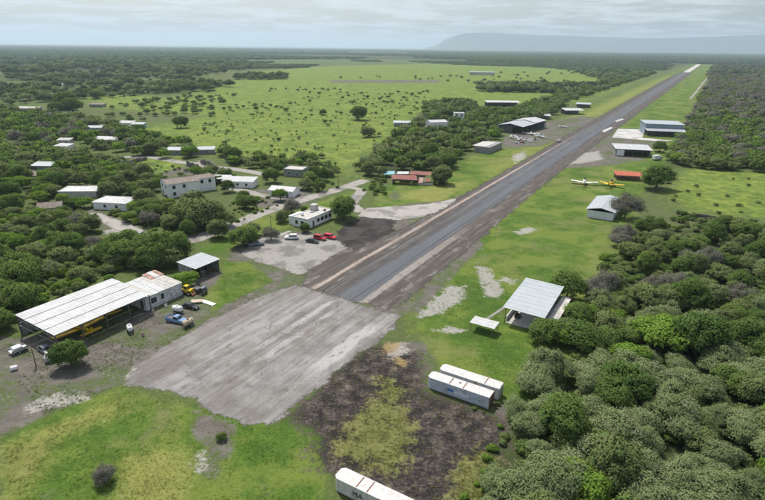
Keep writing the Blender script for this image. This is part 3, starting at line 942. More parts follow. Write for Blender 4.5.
def scatter(name, label, cat, items, kind='stuff'):
    """ONE object: points carrying instances of the plant meshes. items: list of (x, y, scale, zscale, mesh)"""
    meshes = []
    for it in items:
        if it[4] not in meshes: meshes.append(it[4])
    rd = random.Random(len(items))
    me = bpy.data.meshes.new(name)
    me.vertices.add(len(items))
    me.vertices.foreach_set('co', np.array([(i[0], i[1], -0.02) for i in items], np.float32).ravel())
    for nme, typ, vals in (('sx', 'FLOAT', [i[2] for i in items]), ('sz', 'FLOAT', [i[3] for i in items]), ('rz', 'FLOAT', [rd.uniform(0, 6.28) for i in items]),
                           ('ix', 'INT', [meshes.index(i[4]) for i in items])):
        at = me.attributes.new(nme, typ, 'POINT'); at.data.foreach_set('value', vals)
    o = bpy.data.objects.new(name, me); COL.objects.link(o)
    ng = bpy.data.node_groups.new(name, 'GeometryNodeTree')
    ng.interface.new_socket('Geometry', in_out='INPUT', socket_type='NodeSocketGeometry')
    ng.interface.new_socket('Geometry', in_out='OUTPUT', socket_type='NodeSocketGeometry')
    gi = ng.nodes.new('NodeGroupInput'); go = ng.nodes.new('NodeGroupOutput')
    join = ng.nodes.new('GeometryNodeJoinGeometry')

    def na(n, typ):
        a = ng.nodes.new('GeometryNodeInputNamedAttribute'); a.data_type = typ; a.inputs[0].default_value = n
        return a.outputs[0]
    sx, sz, rz, ix = na('sx', 'FLOAT'), na('sz', 'FLOAT'), na('rz', 'FLOAT'), na('ix', 'INT')
    cs = ng.nodes.new('ShaderNodeCombineXYZ'); ng.links.new(sx, cs.inputs[0]); ng.links.new(sx, cs.inputs[1]); ng.links.new(sz, cs.inputs[2])
    cr = ng.nodes.new('ShaderNodeCombineXYZ'); ng.links.new(rz, cr.inputs[2])
    for k, ms in enumerate(meshes):
        po = bpy.data.objects.new(ms.name + '_source', ms)          # not linked: only feeds the instances
        oi = ng.nodes.new('GeometryNodeObjectInfo'); oi.inputs['Object'].default_value = po; oi.inputs['As Instance'].default_value = True
        cmpn = ng.nodes.new('FunctionNodeCompare'); cmpn.data_type = 'INT'; cmpn.operation = 'EQUAL'
        ng.links.new(ix, cmpn.inputs[2]); cmpn.inputs[3].default_value = k
        ip = ng.nodes.new('GeometryNodeInstanceOnPoints')
        ng.links.new(gi.outputs[0], ip.inputs['Points']); ng.links.new(cmpn.outputs[0], ip.inputs['Selection'])
        ng.links.new(oi.outputs['Geometry'], ip.inputs['Instance'])
        ng.links.new(cr.outputs[0], ip.inputs['Rotation']); ng.links.new(cs.outputs[0], ip.inputs['Scale'])
        ng.links.new(ip.outputs[0], join.inputs[0])
    ng.links.new(join.outputs[0], go.inputs[0])
    md = o.modifiers.new('scatter', 'NODES'); md.node_group = ng
    tag(o, label, cat, None, kind)
    return o


# ------------------------------------------------------------------ building kit
def Bst(name, label, cat, s, t, rot=0.0, group=None):
    """a thing standing at runway coordinates; local x runs with the runway, local y to its left"""
    return thing(name, label, cat, W(s, t), RW + R(rot), group)


def sheets(par, p00, p10, p11, p01, n, mat, th=0.06, rib=0.9, name='roof_sheet', gap=0.05, mats=None, lap=0.0):
    """n roof sheets side by side between edges p00-p01 and p10-p11"""
    p00, p10, p11, p01 = map(Vector, (p00, p10, p11, p01))
    rd = random.Random(int(p10.x * 10) + n)
    for k in range(n):
        a, b = k / n, (k + 1) / n
        g = gap / max(0.1, (p10 - p00).length) / 2
        A, Bq = p00.lerp(p10, a + g), p00.lerp(p10, b - g)
        D, C = p01.lerp(p11, a + g), p01.lerp(p11, b - g)
        up = Vector((0, 0, lap * (k % 2) + rd.uniform(0, 0.012)))
        A, Bq, C, D = A + up, Bq + up, C + up, D + up
        mb = MB().slab([A, Bq, C, D], th)
        m = max(1, int((Bq - A).length / rib))
        for j in range(m):
            q = (j + 0.5) / m
            u0, u1 = A.lerp(Bq, q), D.lerp(C, q)
            mb.tube(u0 + Vector((0, 0, .01)), u1 + Vector((0, 0, .01)), 0.035, n=4)
        mb.build(name, (mats[k % len(mats)] if mats else mat), par)


def opening(par, name, side, lx, ly, u, z, w, h, mat, frame=True, sub='pane'):
    """window or door set on a wall of a lx x ly block: frame proud of the wall, pane set back inside it"""
    fr = 0.09
    def P(uu, out, zz):
        return {'f': (uu, -ly / 2 - out, zz), 'b': (-uu, ly / 2 + out, zz), 'l': (-lx / 2 - out, -uu, zz), 'r': (lx / 2 + out, uu, zz)}[side]
    def bx(mb, u0, u1, z0, z1, o0, o1):
        c = [P(u0, o0, z0), P(u1, o1, z1)]
        mb.box([(c[0][i] + c[1][i]) / 2 for i in range(3)], [max(0.01, abs(c[0][i] - c[1][i])) for i in range(3)])
    f = MB()
    bx(f, u - w / 2 - fr, u - w / 2, z - h / 2 - fr, z + h / 2 + fr, -0.02, 0.07)
    bx(f, u + w / 2, u + w / 2 + fr, z - h / 2 - fr, z + h / 2 + fr, -0.02, 0.07)
    bx(f, u - w / 2, u + w / 2, z + h / 2, z + h / 2 + fr, -0.02, 0.07)
    bx(f, u - w / 2, u + w / 2, z - h / 2 - fr, z - h / 2, -0.02, 0.09)
    o = f.build(name, MAT['white_wall'], par)
    g = MB(); bx(g, u - w / 2, u + w / 2, z - h / 2, z + h / 2, -0.01, 0.015)
    g.build(sub, mat, o)
    return o


def house(name, label, loc, rz, lx, ly, h, wall='white_wall', roof='flat', rmat='pale_concrete', pitch=1.2, wins=(), doors=(), over=0.4, group=None, cat='house', nsh=4, rmats=None):
    th = thing(name, label, cat, loc, rz, group)
    MB().box((0, 0, h / 2 - 0.1), (lx, ly, h + 0.2)).build('wall', MAT[wall], th)
    if roof == 'flat':
        MB().box((0, 0, h + 0.16), (lx + over, ly + over, 0.12)).build('roof', MAT[rmat], th)
        pw = 0.18
        p = MB()
        p.box((0, -(ly + over) / 2 + pw / 2, h + 0.36), (lx + over, pw, 0.28)); p.box((0, (ly + over) / 2 - pw / 2, h + 0.36), (lx + over, pw, 0.28))
        p.box((-(lx + over) / 2 + pw / 2, 0, h + 0.36), (pw, ly + over - 2 * pw, 0.28)); p.box(((lx + over) / 2 - pw / 2, 0, h + 0.36), (pw, ly + over - 2 * pw, 0.28))
        p.build('parapet', MAT[wall], th)
    elif roof == 'shed':
        a, b = lx / 2 + over, ly / 2 + over
        sheets(th, (-a, -b, h + 0.16), (a, -b, h + 0.16), (a, b, h + 0.16 + pitch), (-a, b, h + 0.16 + pitch), nsh, MAT[rmat], mats=rmats)
        MB().prism([(-ly / 2, h + .1), (ly / 2, h + .1), (ly / 2, h + pitch * .9)], -lx / 2 + .01, lx / 2 - .01).build('gable', MAT[wall], th).rotation_euler = (0, 0, math.pi / 2)
    elif roof == 'gable':
        a, b = lx / 2 + over, ly / 2 + over
        k = pitch / (ly / 2)
        e = h + 0.12 - over * k
        sheets(th, (-a, -b, e), (a, -b, e), (a, 0, h + pitch + .14), (-a, 0, h + pitch + .14), nsh, MAT[rmat], mats=rmats)
        sheets(th, (a, b, e), (-a, b, e), (-a, 0, h + pitch + .14), (a, 0, h + pitch + .14), nsh, MAT[rmat], mats=rmats)
        MB().prism([(-ly / 2, h - .05), (ly / 2, h - .05), (0, h + pitch)], -lx / 2 + .01, lx / 2 - .01).build('gable', MAT[wall], th).rotation_euler = (0, 0, math.pi / 2)
        MB().tube((-a, 0, h + pitch + .15), (a, 0, h + pitch + .15), .09, n=6).build('ridge_cap', MAT[rmat], th)
    elif roof == 'hip':
        a, b = lx / 2 + over, ly / 2 + over
        r = max(0.1, a - b)
        v = [(-a, -b, h + .1), (a, -b, h + .1), (a, b, h + .1), (-a, b, h + .1), (-r, 0, h + pitch), (r, 0, h + pitch)]
        MB().add(v, [(0, 1, 5, 4), (1, 2, 5), (2, 3, 4, 5), (3, 0, 4), (3, 2, 1, 0)]).build('roof', MAT[rmat], th)
        MB().tube((-r, 0, h + pitch + .02), (r, 0, h + pitch + .02), .1, n=6).build('ridge_cap', MAT[rmat], th)
    for (sd, u, z, w, hh) in wins:
        opening(th, 'window', sd, lx, ly, u, z, w, hh, MAT['glass_dark'])
    for (sd, u, w, hh) in doors:
        opening(th, 'door', sd, lx, ly, u, hh / 2 + 0.05, w, hh, MAT['dark_steel'], sub='leaf_panel')
    return th


def tank_roof(par, x, y, z, r=0.55, h=1.1, mat='black_paint'):
    MB().loft([(0, 0, 0, r, r), (h * .8, 0, 0, r, r), (h * .95, 0, 0, r * .6, r * .6), (h, 0, 0, r * .3, r * .3)], 12).build('water_tank', MAT[mat], par, True)
    o = COL.objects[-1]
    o.rotation_euler = (0, -math.pi / 2, 0); o.location = (x, y, z)


# ------------------------------------------------------------------ the open aircraft shed at left, and its workshop
LX, LY = 23.4, 15.6
hs_ = Bst('aircraft_shed', 'long open-sided aircraft shed with white sheet roof, yellow plane underneath', 'shed', -43.0, -42.2)
H0, H1 = 4.7, 5.1
for i, x in enumerate(np.linspace(-LX / 2 + .3, LX / 2 - .3, 5)):
    for y in (-LY / 2 + .35, LY / 2 - .3):
        MB().box((x, y, H0 / 2), (0.22, 0.22, H0)).build('post', MAT['dark_steel'], hs_)
    tr = MB()
    tr.beam((x, -LY / 2 + .2, H0 - .15), (x, LY / 2 - .2, H1 - .2), 0.12); tr.beam((x, -LY / 2 + .2, H0 - .95), (x, LY / 2 - .2, H1 - 1.0), 0.10)
    for q in range(9):
        y0 = -LY / 2 + .3 + q * (LY - .6) / 9; y1 = y0 + (LY - .6) / 9
        tr.beam((x, y0, H0 - .9), (x, y1, H0 - .15), 0.07)
    tr.build('roof_truss', MAT['grey_steel'], hs_)
nb_ = 4
for k in range(nb_):          # four long bands of sheeting, each lapping the next
    a, b = k / nb_, (k + 1) / nb_
    ya, yb = -LY / 2 + LY * a, -LY / 2 + LY * b
    za, zb = H0 + .05 + (H1 - H0) * a + k * .05, H0 + .05 + (H1 - H0) * b + k * .05
    x1 = LX / 2 + (0.2 if k != 1 else -0.4)
    sheets(hs_, (-LX / 2, ya + .08, za), (x1, ya + .08, za), (x1, yb - .10, zb), (-LX / 2, yb - .10, zb), 7, MAT['roof_white'], rib=0.8, gap=0.02, lap=0.01)
bw = MB(); bw.box((0, LY / 2 - .1, 1.5), (LX - .6, 0.16, 3.0)); bw.build('rear_wall', MAT['grey_concrete'], hs_)
bw = MB(); bw.box((LX / 2 - .4, 1.0, 2.2), (0.16, LY - 4, 4.4)); bw.build('end_wall', MAT['peeling_wall'], hs_)
for k in range(3):
    MB().box((-LX / 2 + .3, -3 + 4.2 * k, 1.3), (0.10, 0.10, 2.6)).build('stud', MAT['grey_steel'], hs_)
MB().beam((-LX / 2 + .3, -LY / 2 + .4, 2.6), (-LX / 2 + .3, LY / 2 - .4, 2.6), 0.1).build('rail', MAT['grey_steel'], hs_)

ws = Bst('workshop', 'low workshop with peeling white wall, dark windows and patched rusty roof', 'workshop', -26.4, -41.3)
wl, wd, wh = 11.0, 10.4, 3.5
MB().box((0, -wd / 2 + .1, wh / 2), (wl, 0.2, wh)).build('wall', MAT['peeling_wall'], ws)
MB().box((0, wd / 2 - .1, wh / 2), (wl, 0.2, wh)).build('wall', MAT['peeling_wall'], ws)
MB().box((-wl / 2 + .1, 0, wh / 2), (0.2, wd - .44, wh)).build('wall', MAT['peeling_wall'], ws)
MB().box((wl / 2 - .1, 0, wh / 2), (0.2, wd - .44, wh)).build('wall', MAT['peeling_wall'], ws)
opening(ws, 'window', 'f', wl, wd, -3.2, 2.0, 1.7, 1.5, MAT['glass_dark'])
opening(ws, 'window', 'f', wl, wd, -0.6, 2.1, 1.0, 1.6, MAT['glass_dark'])
opening(ws, 'door', 'l', wl, wd, 3.6, 1.3, 1.4, 2.4, MAT['dark_steel'], sub='leaf_panel')
sheets(ws, (-wl / 2 - .3, -wd / 2 - .2, wh + .1), (1.8, -wd / 2 - .2, wh + .1), (1.8, wd / 2 + .2, wh + .7), (-wl / 2 - .3, wd / 2 + .2, wh + .7), 5, MAT['roof_white'], mats=[MAT['roof_white'], MAT['pale_concrete'], MAT['roof_white']], lap=.05)
sheets(ws, (1.9, -wd / 2 - .2, wh + .06), (wl / 2 + .2, -wd / 2 - .2, wh + .06), (wl / 2 + .2, wd / 2 - 3, wh + .4), (1.9, wd / 2 - 3, wh + .4), 3, MAT['pale_concrete'], lap=.04)
sheets(ws, (1.9, wd / 2 - 2.9, wh + .5), (wl / 2 + .6, wd / 2 - 2.9, wh + .5), (wl / 2 + .6, wd / 2 + .8, wh + .9), (1.9, wd / 2 + .8, wh + .9), 3, MAT['roof_rust'], mats=[MAT['roof_rust'], MAT['roof_white'], MAT['roof_rust']], lap=.06)

sb = Bst('open_shed', 'small open-fronted shed with pale sheet roof on green grass beside the workshop', 'shed', -8.6, -43.6)
sl, sd_, sh_ = 8.6, 7.2, 3.8
for x in (-sl / 2 + .15, 0, sl / 2 - .15):
    MB().box((x, -sd_ / 2 + .15, sh_ / 2 - .15), (0.16, 0.16, sh_ - .3)).build('post', MAT['dark_steel'], sb)
MB().box((0, sd_ / 2 - .1, sh_ / 2), (sl, 0.15, sh_)).build('wall', MAT['grey_concrete'], sb)
MB().box((sl / 2 - .08, .1, sh_ / 2), (0.14, sd_ - .5, sh_ - .1)).build('wall', MAT['grey_concrete'], sb)
MB().box((-sl / 2 + .08, .6, sh_ / 2), (0.14, sd_ - 1.6, sh_ - .1)).build('wall', MAT['grey_concrete'], sb)
sheets(sb, (-sl / 2 - .3, -sd_ / 2 - .4, sh_ - .05), (sl / 2 + .3, -sd_ / 2 - .4, sh_ - .05), (sl / 2 + .3, sd_ / 2 + .3, sh_ + .35), (-sl / 2 - .3, sd_ / 2 + .3, sh_ + .35), 5, MAT['roof_zinc'], lap=.01)
for k, (x, y, z, dx) in enumerate(((-2, -1, .4, 1.6), (0.6, -.4, .5, 1.9), (2.4, -1.4, .35, 1.2), (-1, -2.3, .25, 1.0), (1.8, .8, .6, 1.4))):
    c = thing('scrap_crate', ('low dark crate', 'wide grey crate', 'short rusty crate', 'flat brown crate', 'tall grey crate')[k] + ' of scrap inside the small open-fronted shed', 'crate', W(-8.6 + x, -43.6 - y), RW + k)
    MB().box((0, 0, z), (dx, dx * .7, z * 2)).build('box', MAT[('dark_steel', 'grey_steel', 'rust', 'wood', 'grey_steel')[k]], c, bevel=.03)
    MB().box((0, 0, z * 2 + .04), (dx * 1.04, dx * .74, .07)).build('lid', MAT['wood'], c)

# ------------------------------------------------------------------ office by the parking lot
of = house('office', 'white flat-roofed office with dark windows beside the parking lot', W(47.2, -45.6), RW, 15.0, 7.0, 3.3, 'white_wall', 'flat', 'pale_concrete',
           wins=[('f', 1.2, 1.75, 1.9, 1.4), ('f', 3.6, 1.75, 1.9, 1.4), ('f', 5.9, 1.75, 1.6, 1.4), ('f', -1.3, 1.75, 1.6, 1.4), ('l', 1.2, 1.75, 1.7, 1.4), ('l', -1.6, 1.75, 1.3, 1.4)],
           doors=[('f', -4.2, 1.1, 2.2)], over=0.5, cat='office')
MB().box((-3.5, 4.7, 1.65), (6.5, 2.6, 3.3)).build('side_wing', MAT['white_wall'], of)
MB().box((3.6, 2.0, 4.6), (2.4, 2.2, 2.3)).build('stair_head', MAT['pale_concrete'], of)
tank_roof(of, -4.6, 1.2, 3.5, .6, 1.2, 'white_paint')
MB().box((4.8, -2.0, 3.75), (.9, .7, .7)).build('roof_unit', MAT['rust'], of)
MB().box((0.6, 0.6, 3.62), (1.6, 1.0, .35)).build('roof_unit', MAT['grey_steel'], of)

# ------------------------------------------------------------------ big canopy and small shelter right of the runway
cp = Bst('open_canopy', 'large pale grey metal canopy over a concrete slab right of the runway', 'canopy', 18.0, 46.2)
cl, cw = 18.6, 10.0
MB().box((0, 0, 0.06), (16.6, 8.4, 0.12)).build('floor_slab', MAT['pale_concrete'], cp)
for x in (-8.2, -2.7, 2.7, 8.2):
    for y, zt in ((-4.5, 4.0), (4.5, 4.25)):
        MB().tube((x, y, 0), (x, y, zt), .09, n=8).build('post', MAT['rust'] if x < -8 else MAT['grey_steel'], cp)
    MB().beam((x, -4.9, 4.15), (x, 4.9, 4.35), .12).build('rafter', MAT['grey_steel'], cp)
sheets(cp, (-cl / 2, -cw / 2, 4.28), (cl / 2, -cw / 2, 4.95), (cl / 2, cw / 2, 5.15), (-cl / 2, cw / 2, 4.48), 9, MAT['roof_zinc'], rib=2.3, gap=0.008)
MB().box((0.4, 4.35, 0.7), (15.8, .15, 1.4)).build('low_wall', MAT['white_wall'], cp)
MB().box((7.9, 0, 1.6), (.15, 8.4, 3.2)).build('rear_wall', MAT['grey_concrete'], cp)
MB().box((1.5, -4.9, 1.2), (13.0, .15, 2.4)).build('side_wall', MAT['pale_concrete'], cp)
sheets(cp, (-6.6, -7.3, 2.35), (8.6, -7.3, 2.6), (8.6, -5.1, 2.75), (-6.6, -5.1, 2.5), 5, MAT['container_worn'], name='annex_sheet', lap=.03, mats=[MAT['container_worn'], MAT['pale_concrete']])
for x in (-6.3, -1.5, 3.5, 8.2):
    MB().box((x, -7.1, 1.2), (.12, .12, 2.4)).build('annex_post', MAT['wood'], cp)
sf = thing('sofa_stack', 'stack of dark furniture under the large canopy', 'furniture', W(14, 43.6), RW)
MB().box((0, 0, .35), (2.4, 1.0, .5)).build('seat', MAT['dark_steel'], sf, bevel=.05); MB().box((0, .4, .85), (2.4, .25, .7)).build('backrest', MAT['wood'], sf, bevel=.05)

sm = Bst('shelter', 'small white-roofed shelter on four posts standing on the lawn', 'shelter', 3.2, 38.9)
for x in (-1.55, 1.55):
    for y in (-2.75, 2.75):
        MB().box((x, y, 1.08), (.1, .1, 2.16)).build('post', MAT['wood'], sm)
sheets(sm, (-1.8, -3.0, 2.22), (1.8, -3.0, 2.3), (1.8, 3.0, 2.3), (-1.8, 3.0, 2.22), 2, MAT['roof_white'], rib=.9, gap=.01)
for x in (-1.55, 1.55):
    MB().beam((x, -2.85, 2.12), (x, 2.85, 2.12), .09).build('beam', MAT['wood'], sm)


# ------------------------------------------------------------------ box trailers / containers
def container(label, s, t, L, side, top, group, rot=0.0, seams=(), chamfer=0.55, sign=False, letters=None, rust=0.0):
    c = Bst('shipping_container', label, 'container', s, t, rot, group)
    w, h = 2.44, 2.62
    a = chamfer
    # local x across (runway), local -y towards the right end; t grows to the right
    foot = [(-w / 2, -L / 2 + .06), (w / 2, -L / 2 + .06), (w / 2, L / 2 - a), (w / 2 - a * .8, L / 2), (-w / 2 + a * .8, L / 2), (-w / 2, L / 2 - a)]
    b = MB(); b.slab([(x, y, h - .04) for x, y in foot], h - .14)
    for sx in (-1, 1):
        n = int(L / 0.55)
        for k in range(n):
            y = -L / 2 + .3 + (L - a - .4) * (k + .5) / n
            b.box((sx * (w / 2 + .012), y, h / 2 + .02), (.035, .16, h - .35))
    b.build('body', MAT[side], c)
    tp = MB(); tp.slab([(x * 1.012, y * 1.003, h + .02) for x, y in foot], .06)
    ro = tp.build('roof', MAT[top], c)
    for yy in seams:
        MB().box((0, yy, h + .035), (w * .9, .16, .05)).build('roof_seam', MAT['rust'], ro)
    for sx in (-1, 1):
        MB().box((sx * (w / 2 + .01), 0, h - .05), (.07, L - 2 * a, .1)).build('top_rail', MAT['container_worn'] if rust else MAT[side], c)
        MB().box((sx * (w / 2 + .01), 0, .16), (.08, L - 2 * a, .16)).build('bottom_rail', MAT['rust'] if rust else MAT['dark_steel'], c)
        d = MB().box((sx * w / 4, -L / 2, h / 2 + .03), (w / 2 - .06, .1, h - .25)).build('door', MAT['rust'] if not rust else MAT[side], c)
        for q in (-.3, .3):
            MB().tube((sx * w / 4 + q, -L / 2 - .08, .3), (sx * w / 4 + q, -L / 2 - .08, h - .3), .025, n=6).build('lock_bar', MAT['grey_steel'], d)
    for sx in (-1, 1):
        MB().box((sx * .8, -L / 2 + 1.5, .06), (.3, 1.2, .14)).build('skid', MAT['wood'], c)
        MB().box((sx * .8, L / 2 - 1.8, .06), (.3, 1.2, .14)).build('skid', MAT['wood'], c)
    if sign:
        sg = MB().box((-w / 2 - .05, -.9, 1.25), (.04, 3.0, .62)).build('sign', MAT['sign_white'], c)
        MB().box((-w / 2 - .05, 1.45, 1.45), (.04, 1.3, .55)).build('sign', MAT['sign_blue'], c)
        for k in range(3):
            MB().box((-w / 2 - .075, -.4 - .9 * k, 1.25 + .08 * (k % 2)), (.02, .7, .09)).build('print', MAT['sign_blue'], sg)
        MB().box((0.25, .1, h + .05), (.35, .35, .1)).build('roof_hatch', MAT['rust'], ro)
        MB().box((-w / 2 - .045, -4.5, 1.3), (.03, .25, .2)).build('placard', MAT['mark_black'], c)
    if letters:
        cu = bpy.data.curves.new('lettering', 'FONT'); cu.body = letters; cu.size = 1.25; cu.extrude = .01
        cu.align_x = 'CENTER'
        cu.materials.append(MAT['mark_black'])
        tmp = bpy.data.objects.new('lettering', cu); COL.objects.link(tmp)
        me = bpy.data.meshes.new_from_object(tmp.evaluated_get(bpy.context.evaluated_depsgraph_get()))
        bpy.data.objects.remove(tmp)
        fo = bpy.data.objects.new('lettering', me); COL.objects.link(fo); fo.parent = c
        fo.location = (-w / 2 - .06, 2.1, .95); fo.rotation_euler = (math.pi / 2, 0, -math.pi / 2)
    return c


container('pale grey box container with blue and white sign, nearer of the pair', -22.8, 43.8, 12.6, 'container_grey', 'container_top', 'shipping containers', sign=True, seams=(1.8, -1.0))
container('white box container with rusty edges, farther of the pair', -19.3, 44.5, 12.4, 'container_worn', 'container_top', 'shipping containers', seams=(-3.2,), rust=1.0)
container('rusty white box container cut off by the bottom edge of the picture', -53.0, 43.3, 12.6, 'container_worn', 'container_top', 'shipping containers', seams=(2.4, 0.6), rust=1.0, letters='MA')

def slab_obj(name, poly, z, mat, *a, **k):
    o = MB().slab([(p[0], p[1], z + .05) for p in poly], z + .1).build(name, mat)
    return tag(o, None, kind='structure')


# ------------------------------------------------------------------ hangars on the right side
h3 = Bst('hangar', 'low white hangar with pale gable roof standing on the lawn near the yellow plane', 'hangar', 121.5, 46.0)
MB().box((0, 4.75, 1.75), (22, .15, 3.5)).build('wall', MAT['white_paint'], h3); MB().box((0, -4.75, 1.75), (22, .15, 3.5)).build('wall', MAT['white_paint'], h3)
MB().box((10.9, 0, 1.75), (.15, 9.3, 3.5)).build('wall', MAT['white_paint'], h3)
for k in range(3):
    MB().box((-10.9, -3.1 + 3.1 * k, 1.5), (.12, 3.04, 3.0)).build('door_leaf', MAT['white_paint'], h3)
sheets(h3, (-11.6, -5.4, 3.45), (11.5, -5.4, 3.45), (11.5, 0, 4.6), (-11.6, 0, 4.6), 6, MAT['roof_zinc'], rib=1.9, gap=.01)
sheets(h3, (11.5, 5.4, 3.45), (-11.6, 5.4, 3.45), (-11.6, 0, 4.6), (11.5, 0, 4.6), 6, MAT['roof_zinc'], rib=1.9, gap=.01)

h1 = Bst('hangar', 'tall two-tier hangar with blue-grey front and pale roofs beside white concrete slab', 'hangar', 373, 46.5, 17)
MB().box((4, 0, 4.2), (20, 27, 8.4)).build('wall', MAT['panel_blue_grey'], h1)
sheets(h1, (-6.5, -14.2, 8.5), (14.5, -14.2, 8.9), (14.5, 14.2, 8.9), (-6.5, 14.2, 8.5), 6, MAT['roof_zinc'], rib=3, name='upper_roof_sheet')
sheets(h1, (-15.5, -14.0, 4.3), (-6.1, -14.0, 5.2), (-6.1, 14.0, 5.2), (-15.5, 14.0, 4.3), 4, MAT['roof_zinc'], rib=3, name='lower_roof_sheet')
for k in range(7):
    MB().box((-15.0, -13.6 + 27.2 * k / 6, 2.1), (.3, .3, 4.2)).build('post', MAT['dark_steel'], h1)
for k in range(5):
    MB().box((-6.06, -11 + 5.5 * k, 2.0), (.08, 5.2, 3.9)).build('door_leaf', MAT['dark_steel'], h1)

h2 = Bst('hangar', 'wide hangar with long pale roof and dark open front behind the red-roofed shed', 'hangar', 265, 37.8, 17)
MB().box((7.4, 0, 2.4), (.2, 19.5, 4.8)).build('wall', MAT['grey_concrete'], h2)
MB().box((0, 9.7, 2.3), (14.6, .2, 4.6)).build('wall', MAT['grey_concrete'], h2); MB().box((0, -9.7, 2.3), (14.6, .2, 4.6)).build('wall', MAT['grey_concrete'], h2)
sheets(h2, (-8.2, -10.8, 4.5), (8.2, -10.8, 5.3), (8.2, 10.8, 5.3), (-8.2, 10.8, 4.5), 5, MAT['roof_white'], rib=3)
for k in range(5):
    MB().box((-7.8, -10.2 + 20.4 * k / 4, 2.2), (.25, .25, 4.4)).build('post', MAT['dark_steel'], h2)
MB().box((-7.9, 7.5, 2.1), (.1, 4.2, 3.6)).build('door_leaf', MAT['white_paint'], h2)
slab_obj('hangar_slab', PX((612, 137.5), (618, 129), (646, 129.5), (642, 138), (675, 141), (660, 141.6)), 0.06, MAT['slab_concrete'], 3, runway_frame=False)
slab_obj('hangar_slab', PX((615, 121), (622, 118.5), (624, 119.5), (617, 122)), 0.06, MAT['slab_concrete'], 2, runway_frame=False)
slab_obj('marker_slab', PX((602, 131), (611, 127), (613, 128), (604, 132.5)), 0.08, MAT['slab_concrete'], 2, runway_frame=False)

rr_ = Bst('red_roof_shed', 'small open shed with orange-red sheet roof beside the big round tree', 'shed', 190, 46, 17)
for x in (-3, 3):
    for y in (-6.2, -2, 2, 6.2):
        MB().box((x, y, 1.3), (.14, .14, 2.6)).build('post', MAT['wood'], rr_)
sheets(rr_, (-3.6, -6.8, 2.6), (3.6, -6.8, 3.4), (3.6, 6.8, 3.4), (-3.6, 6.8, 2.6), 5, MAT['roof_orange'], rib=1.2, lap=.03)
MB().box((3.2, 0, 1.4), (.15, 12.6, 2.8)).build('wall', MAT['roof_rust'], rr_)




# ------------------------------------------------------------------ vehicles
def wheel(par, x, y, r=.33, w=.22):
    o = MB().tube((x, y - w / 2, r), (x, y + w / 2, r), r, n=14).build('wheel', MAT['tyre'], par)
    MB().tube((x, y - w / 2 - .012, r), (x, y + w / 2 + .012, r), r * .6, n=10).build('rim', MAT['silver_paint'], o)


def cabin(par, x0, x1, tx0, tx1, w0, w1, z0, z1, paint, windows=True):
    """tapered cabin with windscreen, rear and side windows as thin panes"""
    lo = [Vector((x0, -w0, z0)), Vector((x1, -w0, z0)), Vector((x1, w0, z0)), Vector((x0, w0, z0))]
    hi = [Vector((tx0, -w1, z1)), Vector((tx1, -w1, z1)), Vector((tx1, w1, z1)), Vector((tx0, w1, z1))]
    MB().add(lo + hi, [(3, 2, 1, 0), (4, 5, 6, 7), (0, 1, 5, 4), (1, 2, 6, 5), (2, 3, 7, 6), (3, 0, 4, 7)]).build('cabin', paint, par, bevel=.04)
    for k, nm in ((0, 'side_window'), (1, 'windscreen'), (2, 'side_window'), (3, 'rear_window')):
        a, b = lo[k], lo[(k + 1) % 4]; c, d = hi[(k + 1) % 4], hi[k]
        nrm = (b - a).cross(d - a).normalized()
        q = []
        for (u, v) in ((.08, .12), (.92, .12), (.92, .86), (.08, .86)):
            q.append(a.lerp(b, u).lerp(d.lerp(c, u), v))
        vs = [p + nrm * .012 for p in q] + [p - nrm * .01 for p in q]
        MB().add(vs, [(0, 1, 2, 3), (7, 6, 5, 4), (0, 4, 5, 1), (1, 5, 6, 2), (2, 6, 7, 3), (3, 7, 4, 0)]).build(nm, MAT['glass_dark'], par)


def lower_body(par, L, w, z0, z1, paint, nose=.18):
    st = [(-L / 2, .86, z0 + .12, z1 - .08), (-L / 2 + .25, 1, z0, z1), (0, 1, z0, z1 + .02), (L / 2 - .9, 1, z0, z1 - .02), (L / 2 - .25, .96, z0 + .02, z1 - nose), (L / 2, .84, z0 + .12, z1 - nose - .12)]
    V = []; F = []
    for (x, k, a, b) in st:
        hw = w / 2 * k; m = (a + b) / 2
        V += [(x, -hw * .94, a), (x, hw * .94, a), (x, hw, m), (x, hw * .9, b), (x, -hw * .9, b), (x, -hw, m)]
    n = 6
    for i in range(len(st) - 1):
        for k in range(n):
            F.append((i * n + k, i * n + (k + 1) % n, (i + 1) * n + (k + 1) % n, (i + 1) * n + k))
    F += [tuple(range(n))[::-1], tuple(range((len(st) - 1) * n, len(st) * n))]
    return MB().add(V, F).build('body', paint, par)


